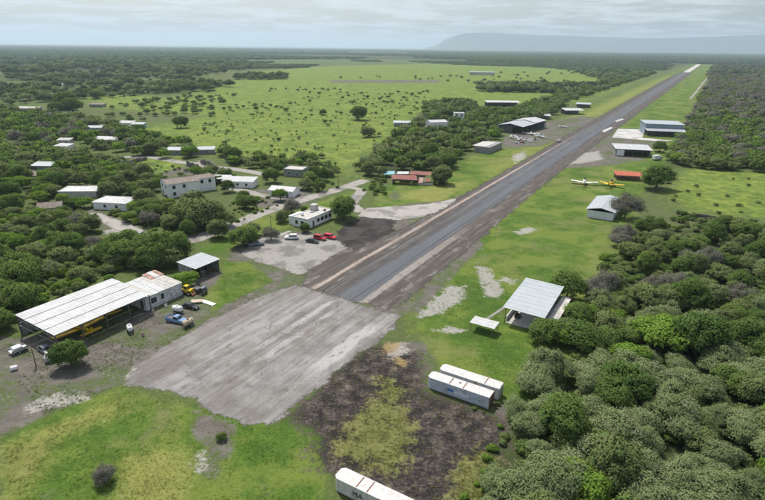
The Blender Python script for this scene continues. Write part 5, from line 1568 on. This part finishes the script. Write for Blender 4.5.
# trees that can be singled out
T(72, 366, 3.4, 'broad', 'small round tree standing alone in the yard before the aircraft shed')
T(343, 219, 5.6, 'broad', 'broad green tree right of the white office')
T(187, 287, 3.6, 'lime', 'bright green round tree between workshop and small open shed')
T(655, 189, 8.2, 'broad', 'big round dark tree beside the red-roofed shed')
T(442, 184, 6.6, 'olive', 'grey-green tree at the right end of the ruined house')
T(188, 224, 6.0, 'olive', 'grey-green tree left of the large spreading one before the house')
T(224, 226, 4.8, 'olive', 'grey-green tree right of the large spreading one before the house')
T(205, 227, 8.6, 'olive', 'large grey-green spreading tree before the two-storey house')
T(218, 238, 4.2, 'olive', 'small tree beside the dirt road above the lawn')
T(244, 246, 4.6, 'broad', 'roadside tree at the left corner of the parking lot')
T(252, 236, 4.0, 'olive', 'taller roadside tree behind the grey pickup')
T(271, 240, 3.6, 'twig', 'thin bare grey tree at the edge of the parking lot')
T(292, 214, 4.2, 'twig', 'wispy grey tree between the road and the office')
T(283, 222, 3.4, 'olive', 'bushy small tree left of the white office')
T(305, 232, 2.0, 'broad', 'little dark bush against the office front')
T(181, 128, 6.4, 'broad', 'lone dark tree in the left part of the bright pasture')
T(58, 115, 8.5, 'broad', 'left half of the huge dark tree clump above the left village')
T(73, 114, 9.5, 'broad', 'right half of the huge dark tree clump above the left village')
T(66, 110, 10, 'broad', 'tallest tree at the back of the huge dark clump above the village')
T(97, 99, 7.5, 'broad', 'round dark tree standing at the left field edge')
T(323, 115, 4.2, 'broad', 'small dark tree alone in the middle of the pasture')
T(359, 120, 8.5, 'broad', 'wide dark tree clump with flat top in the pasture')
T(368, 137, 6.0, 'olive', 'grey-green tree in the lower pasture with a round crown')
T(666, 352, 6.8, 'lime', 'bright green flat-topped tree in the middle of the right wood')
T(650, 344, 5.2, 'lime', 'lower bright green tree left of the flat-topped one')
T(694, 356, 5.6, 'broad', 'dark green tree right of the flat-topped bright one')
T(105, 482, 2.0, 'twig', 'bare twiggy shrub alone in the foreground grass')
T(222, 440, 0.9, 'broad', 'small dark shrub at the tip of the apron')
T(320, 181, 4.4, 'broad', 'dark roadside tree right of the cottage')
T(311, 184, 4.0, 'broad', 'dark tree against the right end of the cottage')
T(566, 300, 4.4, 'broad', 'leafy dark tree leaning over the right edge of the large canopy')
T(625, 218, 6.2, 'twig', 'bare grey tree behind the low white hangar')
T(545, 342, 4.0, 'broad', 'green tree at the near corner of the large canopy')
T(659, 152, 5.0, 'broad', 'dark tree at the right end of the wide hangar')

rngp = np.random.default_rng(5)


def fill(poly, spacing, kinds, rr, label, group, shrub=False, avoid=0.55, pmin=0.0, dens=None):
    """scatter plants in a ground polygon with a minimum spacing; kinds: {kind: weight}"""
    xs = [p[0] for p in poly]; ys = [p[1] for p in poly]
    x0, x1, y0, y1 = min(xs), max(xs), min(ys), max(ys)
    n = int((x1 - x0) * (y1 - y0) / (spacing * spacing) * 1.0) + 1
    gxn = max(1, int((x1 - x0) / spacing)); gyn = max(1, int((y1 - y0) / spacing))
    X, Y = np.meshgrid(np.arange(gxn) + .5, np.arange(gyn) + .5)
    X = x0 + (X + rngp.uniform(-.42, .42, X.shape)) * (x1 - x0) / gxn
    Y = y0 + (Y + rngp.uniform(-.42, .42, Y.shape)) * (y1 - y0) / gyn
    X = X.ravel(); Y = Y.ravel()
    ok = sdf(poly, X, Y) > 0
    if dens is not None:
        ok &= fbm(X, Y, dens[0]) + rngp.uniform(-.12, .12, X.shape) > dens[1]
    # keep to what the camera sees, with a margin for a step to the side
    ok &= (np.abs(X) < 0.80 * Y + 30) & (Y > 45)
    X, Y = X[ok], Y[ok]
    for p in KEEP_OUT:
        k = sdf(p, X, Y) < -avoid * rr[0]
        X, Y = X[k], Y[k]
    ks = list(kinds); w = np.array([kinds[k] for k in ks], float); w /= w.sum()
    zone = fbm(X, Y, 0.03, 2) if len(X) else []
    for x, y in zip(X, Y):
        r = rngp.uniform(*rr)
        k = ks[rngp.choice(len(ks), p=w)]
        (SHRUBS if shrub else TREES).append((x, y, r, k, label(k) if callable(label) else label, group, False))


def lab(where):
    nm = {'thorn': 'feathery grey-green thorn tree', 'broad': 'dark green leafy tree', 'lime': 'bright green leafy tree', 'olive': 'olive green bushy tree', 'twig': 'bare grey twiggy tree',
          'bush': 'dark green bush', 'scrub': 'olive green bush', 'limebush': 'bright green bush'}
    return lambda k: nm[k] + ' ' + where


# --- the wood at lower right
fill(PX((520, 392), (545, 372), (590, 360), (680, 372), (790, 372), (840, 560), (470, 560), (500, 470), (514, 440)), 4.9, {'thorn': 6, 'broad': 1, 'lime': .9, 'olive': 1.2}, (2.4, 5.2),
     lab('in the wood right of the containers'), 'trees in the near right wood')
fill(PX((552, 360), (562, 318), (600, 300), (700, 300), (790, 310), (800, 372), (680, 372), (590, 362)), 5.6, {'broad': 3.2, 'olive': 3, 'thorn': 1.4, 'lime': .8}, (3.0, 5.0),
     lab('in the wood behind the large canopy'), 'trees in the middle right wood')
fill(PX((566, 312), (592, 262), (614, 236), (640, 224), (680, 228), (780, 232), (830, 300), (720, 306), (600, 304)), 6.8, {'olive': 3, 'broad': 2.0, 'twig': 2.2, 'thorn': .8}, (2.6, 4.4),
     lab('in the open scrub below the right meadow'), 'trees in the right scrub', dens=(0.035, 0.40))
fill(PX((585, 300), (614, 236), (640, 222), (680, 226), (790, 234), (830, 300), (720, 320)), 4.6, {'scrub': 3, 'bush': 2, 'limebush': .7}, (0.9, 2.0), lab('in the open scrub below the right meadow'), 'bushes in the right scrub', shrub=True)
# --- right-hand far wood
fill(PX((664, 166), (678, 148), (690, 122), (722, 122), (800, 130), (800, 176), (700, 170)), 8.0, {'broad': 4, 'olive': 1.5, 'twig': .7, 'lime': .5}, (3.8, 5.6), lab('in the dense far wood beyond the right meadow'), 'trees of the far right wood')
fill(PX((690, 122), (706, 88), (712, 78), (760, 76), (900, 78), (900, 134), (722, 124)), 10.5, {'twig': 4, 'olive': 2.4, 'broad': 1.2}, (4.0, 6.5), lab('in the dry grey part of the far right wood'), 'trees of the dry right wood')
fill(PX((668, 200), (700, 176), (790, 182), (790, 224), (700, 214)), 11, {'bush': 2, 'scrub': 2}, (0.7, 1.5), lab('dotted over the right meadow'), 'bushes on the right meadow', shrub=True, dens=(.05, .45))
fill(PX((662, 224), (668, 214), (790, 228), (790, 238), (700, 232)), 4.5, {'scrub': 2, 'bush': 2}, (1.2, 2.2), lab('along the foot of the right meadow'), 'bushes below the right meadow', shrub=True)
# --- left side: trees round the aircraft shed
fill(PX((-60, 345), (-60, 270), (10, 268), (40, 285), (20, 318), (12, 335), (0, 340)), 6.0, {'broad': 5, 'olive': 1.5}, (3.6, 5.6), lab('in the grove at the left edge beside the shed'), 'trees left of the aircraft shed')
fill(PX((30, 296), (60, 284), (100, 266), (128, 262), (150, 270), (112, 278), (90, 282)), 6.0, {'lime': 1.5, 'broad': 2.5, 'olive': 1}, (2.4, 3.6), lab('close behind the aircraft shed'), 'trees behind the aircraft shed')
fill(PX((105, 264), (125, 252), (150, 246), (178, 252), (184, 262), (170, 272), (150, 270), (128, 266)), 5.6, {'broad': 5, 'olive': .6}, (3.8, 5.6), lab('in the dark clump behind the workshop'), 'trees behind the workshop')
# --- village
VK = {'broad': 3.0, 'olive': 3.2, 'lime': 2.2, 'thorn': .5, 'twig': .7}
fill(PX((-80, 270), (-80, 205), (60, 215), (110, 236), (140, 248), (100, 262), (40, 280)), 6.2, VK, (2.6, 4.6), lab('in the lower part of the left village woods'), 'trees in the lower village')
fill(PX((-80, 205), (-80, 150), (60, 148), (140, 170), (165, 186), (150, 200), (180, 232), (160, 238), (100, 214), (60, 210)), 7.2, VK, (3.0, 5.2), lab('among the houses of the left village'), 'trees among the village houses')
fill(PX((-80, 150), (-80, 104), (40, 116), (120, 124), (160, 140), (250, 160), (240, 166), (140, 156), (60, 146)), 9.0, VK, (3.4, 5.8), lab('in the upper part of the left village woods'), 'trees in the upper village')
fill(PX((150, 182), (170, 170), (250, 172), (300, 168), (330, 172), (352, 180), (330, 192), (300, 196), (270, 204), (210, 222), (190, 236), (175, 222), (180, 205)), 7.5, {'broad': 3, 'olive': 2, 'lime': 1}, (2.4, 4.2), lab('between the houses along the dirt road'), 'trees along the dirt road', dens=(.05, .47))
fill(PX((232, 166), (262, 156), (300, 158), (330, 166), (345, 174), (320, 178), (270, 172)), 7.0, {'broad': 2, 'lime': 2, 'olive': 2}, (2.8, 4.4), lab('in the thicket at the foot of the pasture'), 'trees below the pasture')
fill(PX((140, 196), (160, 200), (180, 214), (196, 234), (180, 238), (150, 222)), 5.5, {'olive': 3, 'broad': 1, 'lime': 1}, (2.2, 3.8), lab('in the garden left of the large spreading tree'), 'trees in the garden by the track')
fill(PX((86, 205), (140, 196), (200, 205), (300, 186), (345, 180), (330, 198), (250, 222), (200, 240), (175, 244), (120, 222)), 4.2, {'limebush': 3, 'scrub': 2, 'bush': 1}, (.45, 1.2), lab('in the rough grass between the village houses'), 'bushes between the houses', shrub=True, dens=(.07, .46))
fill(PX((-80, 205), (60, 160), (200, 168), (240, 176), (160, 200), (100, 240), (-40, 280)), 6.0, {'limebush': 3, 'scrub': 2, 'bush': 1}, (.7, 1.6), lab('in the undergrowth of the left village'), 'undergrowth of the village', shrub=True)
# --- tree belt along the left of the runway
BK = {'broad': 4, 'olive': 3, 'thorn': .5, 'lime': .5}
fill(PX((356, 172), (378, 150), (398, 134), (428, 116), (470, 112), (500, 112), (512, 124), (500, 140), (470, 150), (460, 160), (446, 172), (400, 170), (372, 178)), 9.0, BK, (3.4, 5.8), lab('in the tree belt behind the ruined house'), 'trees in the belt left of the runway')
fill(PX((418, 116), (425, 104), (470, 102), (480, 110), (440, 116)), 9.5, BK, (4.0, 6.0), lab('in the upper clump of the tree belt'), 'trees of the upper belt')
fill(PX((500, 116), (530, 104), (560, 104), (566, 110), (545, 118), (520, 124)), 9.5, BK, (4.2, 6.4), lab('behind the left-hand hangars'), 'trees behind the left hangars')
fill(PX((556, 106), (590, 96), (625, 84), (655, 74), (640, 74), (600, 84), (566, 96), (540, 104)), 11, BK, (4.2, 6.5), lab('in the row bordering the far left runway lawn'), 'trees along the far runway')
# --- bushes on the pasture
fill(PX((208, 118), (240, 104), (330, 96), (420, 98), (430, 112), (400, 134), (350, 166), (300, 154), (240, 150), (190, 140)), 17, {'bush': 2, 'scrub': 3}, (0.7, 2.4), lab('dotted over the bright pasture'), 'bushes on the pasture', shrub=True, dens=(.02, .50))
fill(PX((90, 110), (160, 98), (210, 92), (240, 96), (210, 112), (130, 126)), 14, {'bush': 3, 'scrub': 2}, (2.0, 4.4), lab('on the upper left pasture'), 'bushes on the upper pasture', shrub=True, dens=(.015, .48))
fill(PX((250, 216), (300, 200), (330, 192), (345, 194), (300, 212), (280, 226), (260, 232)), 5, {'bush': 2, 'scrub': 2, 'limebush': 2}, (.8, 1.6), lab('along the verge of the dirt road'), 'bushes on the road verge', shrub=True, dens=(.06, .45))
fill(PX((100, 205), (140, 214), (180, 228), (165, 238), (120, 222)), 5, {'bush': 1, 'limebush': 3, 'scrub': 2}, (1.0, 2.2), lab('beside the pale village track'), 'bushes by the village track', shrub=True)
fill(PX((360, 182), (392, 176), (400, 184), (388, 196), (366, 196)), 4.5, {'bush': 2, 'limebush': 1}, (1.0, 2.0), lab('left of the ruined house'), 'bushes left of the ruin', shrub=True)
fill(PX((10, 318), (60, 299), (104, 281), (118, 276), (150, 266), (140, 248), (60, 262), (0, 292)), 3.0, {'limebush': 3, 'bush': 1.5, 'scrub': 2}, (1.1, 2.4), lab('in the green thicket behind the shed'), 'bushes behind the shed', shrub=True)
fill(PX((425, 380), (492, 407), (500, 402), (500, 414), (470, 412), (428, 396)), 1.9, {'scrub': 2, 'limebush': 1}, (.30, .6), lab('at the foot of the containers'), 'weeds at the containers', shrub=True, dens=(.3, .42))
fill(PX((505, 440), (515, 420), (520, 400), (512, 398), (500, 425), (470, 490), (460, 500), (490, 500)), 2.4, {'scrub': 2, 'limebush': 2}, (.5, 1.1), lab('along the left edge of the near wood'), 'bushes at the wood edge', shrub=True)

# individuals: those that show largest; the rest form one mass
seen = lambda q: q[2] / q[1]
TREES = [q for q in TREES if q[6] or not any(z[6] and (z[0] - q[0]) ** 2 + (z[1] - q[1]) ** 2 < (z[2] * .75) ** 2 for z in TREES[:40])]
TREES.sort(key=lambda q: (not q[6], -seen(q)))
SHRUBS.sort(key=lambda q: -seen(q))


def in_view(q):
    """seen by the camera (with its height and a small margin)"""
    x, y, r = q[0], q[1], q[2]
    zc = r * .8
    for z in (0.2, zc, r * 1.4):
        v = Vector((x, y, z - CAM_H))
        d = v.y * math.cos(PITCH) - v.z * math.sin(PITCH); u = v.y * math.sin(PITCH) + v.z * math.cos(PITCH)
        if d > 0 and abs(x / d * FPX) < 382 + r * .5 / d * FPX and abs(u / d * FPX) < 250 + r * .3 / d * FPX:
            return True
    return False


def ordinals(lst):
    by = {}
    for q in lst:
        if not q[6]: by.setdefault((q[4], q[5]), []).append(q)
    W_ = ['leftmost', 'second-left', 'third-left', 'fourth-left', 'fifth-left', 'sixth-left', 'seventh-left', 'eighth-left', 'rightmost']
    out = []
    new = {}
    for (lb, gp), qs in by.items():
        if 1 < len(qs) <= 9:
            qs = sorted(qs, key=lambda q: q[0] / q[1])
            for k_, q in enumerate(qs):
                new[id(q)] = (W_[k_] if k_ < len(qs) - 1 else 'rightmost') + ' ' + lb
    return [(*q[:4], new.get(id(q), q[4]), *q[5:]) for q in lst]


NAMES = {'thorn': 'thorn_tree', 'broad': 'leafy_tree', 'lime': 'bright_green_tree', 'olive': 'bushy_tree', 'twig': 'bare_tree', 'bush': 'dark_bush', 'scrub': 'olive_bush', 'limebush': 'bright_green_bush'}
rdp = random.Random(3)


def grow(q, shrub):
    x, y, r, kind, label, group, _ = q
    crown, trunk = rdp.choice(PLANT[kind])
    e = thing(NAMES[kind], label, 'bush' if shrub else 'tree', (x, y, 0), rdp.uniform(0, 6.28), group)
    zf = rdp.uniform(.85, 1.2) * {'thorn': 1.02, 'lime': 1.1, 'twig': 1.1}.get(kind, 1.12)
    e.scale = (r * rdp.uniform(.92, 1.08), r * rdp.uniform(.92, 1.08), r * zf)
    for nm, me in ((('foliage' if shrub else 'crown'), crown), (('stem' if shrub else 'trunk'), trunk)):
        o = bpy.data.objects.new(nm, me); COL.objects.link(o); o.parent = e


N_TREE, N_SHRUB = 300, 200
rest = []


def choose(lst, n):
    pick = []
    for q in lst:
        if len(pick) < n and (q[6] or in_view(q)): pick.append(q)
        else: rest.append(q)
    return ordinals(pick)


for q in choose(TREES, N_TREE): grow(q, False)
for q in choose(SHRUBS, N_SHRUB): grow(q, True)
near_rest, far_rest = [], []
FM = {'bush': 'broad', 'scrub': 'olive', 'limebush': 'lime'}
for q in rest:
    x, y, r, kind = q[:4]
    ms = (PLANT[kind][int(x * 7) % len(PLANT[kind])][0] if y < 260 else FAR[FM.get(kind, kind)][int(x * 7) % 2])
    (near_rest if y < 260 else far_rest).append((x, y, r, r * rdp.uniform(.9, 1.3), ms))
us = np.random.default_rng(77)
wpoly = PX((524, 396), (560, 330), (620, 250), (780, 250), (840, 560), (470, 560), (505, 470))
ux, uy = us.uniform(0, 140, 2600), us.uniform(50, 175, 2600)
uk = (sdf(wpoly, ux, uy) > 1.5) & (sdf(KEEP_OUT[3], ux, uy) < -2)
for x, y in zip(ux[uk], uy[uk]):                       # undergrowth between the trunks
    r = us.uniform(.8, 1.9)
    near_rest.append((x, y, r, r * us.uniform(.8, 1.2), PLANT[('bush', 'scrub', 'scrub')[us.integers(3)]][us.integers(3)][0]))
if near_rest:
    scatter('tree_thicket', 'mass of further trees and bushes filling the near woods', 'woodland', near_rest)
scatter('far_thicket', 'mass of trees and bushes filling the middle distance', 'woodland', far_rest)

# --- far woodland, hedges and pasture bushes as masses
far = []


def far_fill(poly, spacing, rr, kinds, dens=None):
    xs = [p[0] for p in poly]; ys = [p[1] for p in poly]
    x0, x1, y0, y1 = min(xs), max(xs), min(ys), max(ys)
    nx_, ny_ = int((x1 - x0) / spacing) + 1, int((y1 - y0) / spacing) + 1
    X, Y = np.meshgrid(np.arange(nx_) + .5, np.arange(ny_) + .5)
    X = x0 + (X + rngp.uniform(-.48, .48, X.shape)) * spacing; Y = y0 + (Y + rngp.uniform(-.48, .48, Y.shape)) * spacing
    X, Y = X.ravel(), Y.ravel()
    ok = (sdf(poly, X, Y) > 0) & (np.abs(X) < 0.80 * Y + 60)
    if dens: ok &= fbm(X, Y, dens[0], 4) + rngp.uniform(-.06, .06, X.shape) > dens[1]
    X, Y = X[ok], Y[ok]
    for p in KEEP_OUT[8:11]:
        kk = sdf(p, X, Y) < -2; X, Y = X[kk], Y[kk]
    for x, y in zip(X, Y):
        r = rngp.uniform(*rr)
        kd = kinds[rngp.integers(len(kinds))]
        ms = PATCH[rngp.integers(3)] if kd == 'patch' else FAR[kd][rngp.integers(2)]
        far.append((x, y, r, r * (rngp.uniform(.9, 1.4) if kd != 'patch' else 0.55), ms))


MIXF = ['broad', 'olive', 'far', 'far', 'thorn']
far_fill(PX((-120, 112), (-120, 80), (70, 74), (200, 78), (232, 88), (205, 92), (130, 96), (75, 102), (20, 116)), 14, (4, 8), MIXF, (.010, .50))
far_fill(PX((-150, 80), (-150, 56), (250, 62), (250, 72), (200, 78), (70, 74)), 24, (6, 11), MIXF, (.006, .48))
far_fill(PX((560, 70), (650, 72), (640, 76), (575, 96), (540, 104), (560, 94), (470, 92), (480, 86), (600, 86), (600, 80)), 15, (5, 8), MIXF, (.008, .44))
far_fill(PX((478, 92), (482, 86), (560, 88), (560, 93)), 12, (5, 8), MIXF)
far_fill(PX((232, 80), (240, 77), (285, 77), (290, 80)), 14, (5, 9), MIXF)
far_fill(PX((250, 86), (330, 78), (620, 70), (640, 78), (420, 96), (300, 96)), 60, (2.0, 4.5), ['broad', 'olive'], (.004, .54))
far_fill(PX((150, 100), (300, 88), (430, 92), (420, 104), (300, 110), (240, 120), (210, 116)), 20, (1.2, 3.2), ['broad', 'olive'], (.012, .53))
far_fill(PX((205, 150), (200, 125), (330, 100), (420, 104), (380, 140), (340, 168)), 10, (.5, 1.2), ['broad', 'olive', 'lime'], (.03, .52))
far_fill(PX((706, 80), (712, 66), (1000, 66), (1000, 84)), 22, (5, 9), ['twig', 'olive', 'far'], (.006, .40))
scatter('far_scrub', 'scattered trees, hedges and bushes of the far pastures', 'scrub', far)
far = []
# the continuous forest kilometres away
for lo, hi, sp, r0, r1, dn in ((1500, 2600, 85, 46, 70, (.0016, .43)), (2600, 5000, 170, 95, 140, (.0010, .40)), (5000, 11000, 420, 220, 330, (.0005, .38))):
    poly = [(-hi, lo), (hi, lo), (hi * 1.0, hi), (-hi * 1.0, hi)]
    far_fill([Vector(p) for p in poly], sp, (r0, r1), ['patch'], dn)
mead_polys = LAY['meadow'][0][:1] + [SS((1000, -60), (3050, -60), (3050, 75), (1000, 75))]
far = [q for q in far if all(sdf(p, np.array([q[0]]), np.array([q[1]]))[0] < -q[2] for p in mead_polys)]
scatter('far_forest', 'dark continuous forest reaching to the horizon', 'forest', [(a, b, r, min(r * .55, 62.0 if r < 80 else 75.0), m) for a, b, r, z, m in far])

# ------------------------------------------------------------------ grass and weeds standing on the near ground
def tufts(name, label, cat, n, region, weight, hgt, colours, seed):
    """one object of upright blade clusters; colours: per-tuft base colours drawn from a list"""
    r = np.random.default_rng(seed)
    x0, x1, y0, y1 = region
    X = r.uniform(x0, x1, n); Y = y0 + (y1 - y0) * r.random(n) ** 1.25
    ok = np.abs(X) < .78 * Y + 8
    X, Y = X[ok], Y[ok]
    m = masks(X, Y)
    ok = weight(m, X, Y) > r.random(len(X))
    for p in (SHEETS):
        ok &= sdf(p, X, Y) < 0.1
    for p in KEEP_OUT[:4]:
        ok &= sdf(p, X, Y) < 0.2
    X, Y = X[ok], Y[ok]
    N = len(X)
    B = 5
    an = r.uniform(0, 6.28, (N, B)); ln = hgt * r.uniform(.5, 1.25, (N, 1)) * r.uniform(.7, 1.2, (N, B)); lean = r.uniform(.9, 1.7, (N, B)) * ln; ln = ln * .55
    bx = X[:, None] + np.cos(an) * .06; by = Y[:, None] + np.sin(an) * .06
    tx = X[:, None] + np.cos(an) * lean; ty = Y[:, None] + np.sin(an) * lean
    w = hgt * .24
    px, py = -np.sin(an) * w, np.cos(an) * w
    V = np.stack([np.stack([bx - px, by - py, np.full_like(bx, .0)], -1), np.stack([bx + px, by + py, np.full_like(bx, .0)], -1), np.stack([tx, ty, ln], -1)], 2).reshape(-1, 3)
    F = np.arange(len(V)).reshape(-1, 3)
    me = np_mesh(name, V, F, None, None, {'tint': np.repeat(r.random(N), B)})
    mt, t = new_mat(name)
    tint = t.attr('tint')
    c = t.ramp(tint, [(i / max(1, len(colours) - 1), cc) for i, cc in enumerate(colours)])
    d = t.node('ShaderNodeBsdfDiffuse'); t.put(d.inputs[0], c)
    tr = t.node('ShaderNodeBsdfTranslucent'); t.put(tr.inputs[0], c)
    mx = t.node('ShaderNodeMixShader'); mx.inputs[0].default_value = .3; t.put(mx.inputs[1], d.outputs[0]); t.put(mx.inputs[2], tr.outputs[0])
    t.out(mx.outputs[0])
    me.materials.append(mt)
    o = bpy.data.objects.new(name, me); COL.objects.link(o)
    tag(o, label, cat, None, 'stuff')


SHEETS = [SS((0, -16), (400, -16), (400, 13), (0, 16)), PX((299, 287), (398, 318), (392, 332), (272, 427), (250, 426), (210, 408), (186, 386), (126, 383), (133, 365), (215, 316)),
          PX((238, 254), (256, 238), (300, 233), (354, 236), (352, 248), (300, 276))]
cl01 = lambda a: np.clip(a * .5 + .5, 0, 1)
tufts('grass', 'short green grass of the foreground', 'grass', 70000, (-80, 60, 56, 150), lambda m, X, Y: cl01(m['lawn']) * (1 - cl01(m['soil'] + .3)) * (1 - cl01(m['burn'] * 1.5)) * (1 - cl01(m['yellow'])) * (.12 + .9 * np.clip((fbm(X, Y, .25) - .42) * 5, 0, 1)), .17,
      [(.055, .095, .018), (.085, .145, .022), (.12, .185, .03), (.075, .12, .022)], 1)
tufts('dry_grass', 'yellow-green mown grass of the foreground', 'grass', 42000, (-80, 10, 56, 100), lambda m, X, Y: cl01(m['yellow'] * 1.4) * (.25 + .75 * (fbm(X, Y, .4) > .48)), .17,
      [(.17, .18, .05), (.24, .24, .075), (.11, .14, .035), (.28, .27, .11)], 2)
tufts('burnt_stubble', 'charred stubble of the burnt patch', 'stubble', 16000, (-30, 30, 56, 112), lambda m, X, Y: cl01(m['burn'] * 1.3 + (fbm(X, Y, .5) - .6) * 3) * (1 - cl01(m['olive'])) * np.clip((fbm(X, Y, .35) - .42) * 4, 0, .7), .10,
      [(.010, .009, .009), (.022, .019, .017), (.014, .013, .012), (.15, .12, .09), (.02, .018, .017), (.05, .042, .035)], 3)
tufts('olive_grass', 'olive tufts surviving in the burnt patch', 'grass', 26000, (-80, 40, 56, 110), lambda m, X, Y: np.maximum(cl01(m['olive'] * 1.5) * (fbm(X, Y, .3) > .45), .10 * cl01(m['burn'] * 2)) * (1 - .5 * cl01(m['lawn'])), .26,
      [(.10, .105, .03), (.16, .17, .045), (.21, .20, .07), (.08, .10, .03)], 4)
tufts('weeds', 'weeds sprouting on the bare yard', 'weeds', 16000, (-110, 0, 78, 150), lambda m, X, Y: cl01(m['soil'] * 1.5) * (fbm(X, Y, .16) > .55), .24,
      [(.06, .10, .02), (.09, .13, .03), (.13, .15, .05)], 5)


# ------------------------------------------------------------------ haze: a closed box of thin air round everything
def haze():
    mb = MB().box((0, 24500, 300), (98000, 56000, 640))
    m, t = new_mat('haze')
    v = t.node('ShaderNodeVolumePrincipled')
    v.inputs['Color'].default_value = (0.70, 0.85, 1.0, 1)
    v.inputs['Density'].default_value = 0.00008
    v.inputs['Anisotropy'].default_value = 0.4
    t.out(None, v.outputs[0])
    o = mb.build('haze', m)
    tag(o, 'thin blue haze in the air over the plain', 'haze', None, 'stuff')


haze()
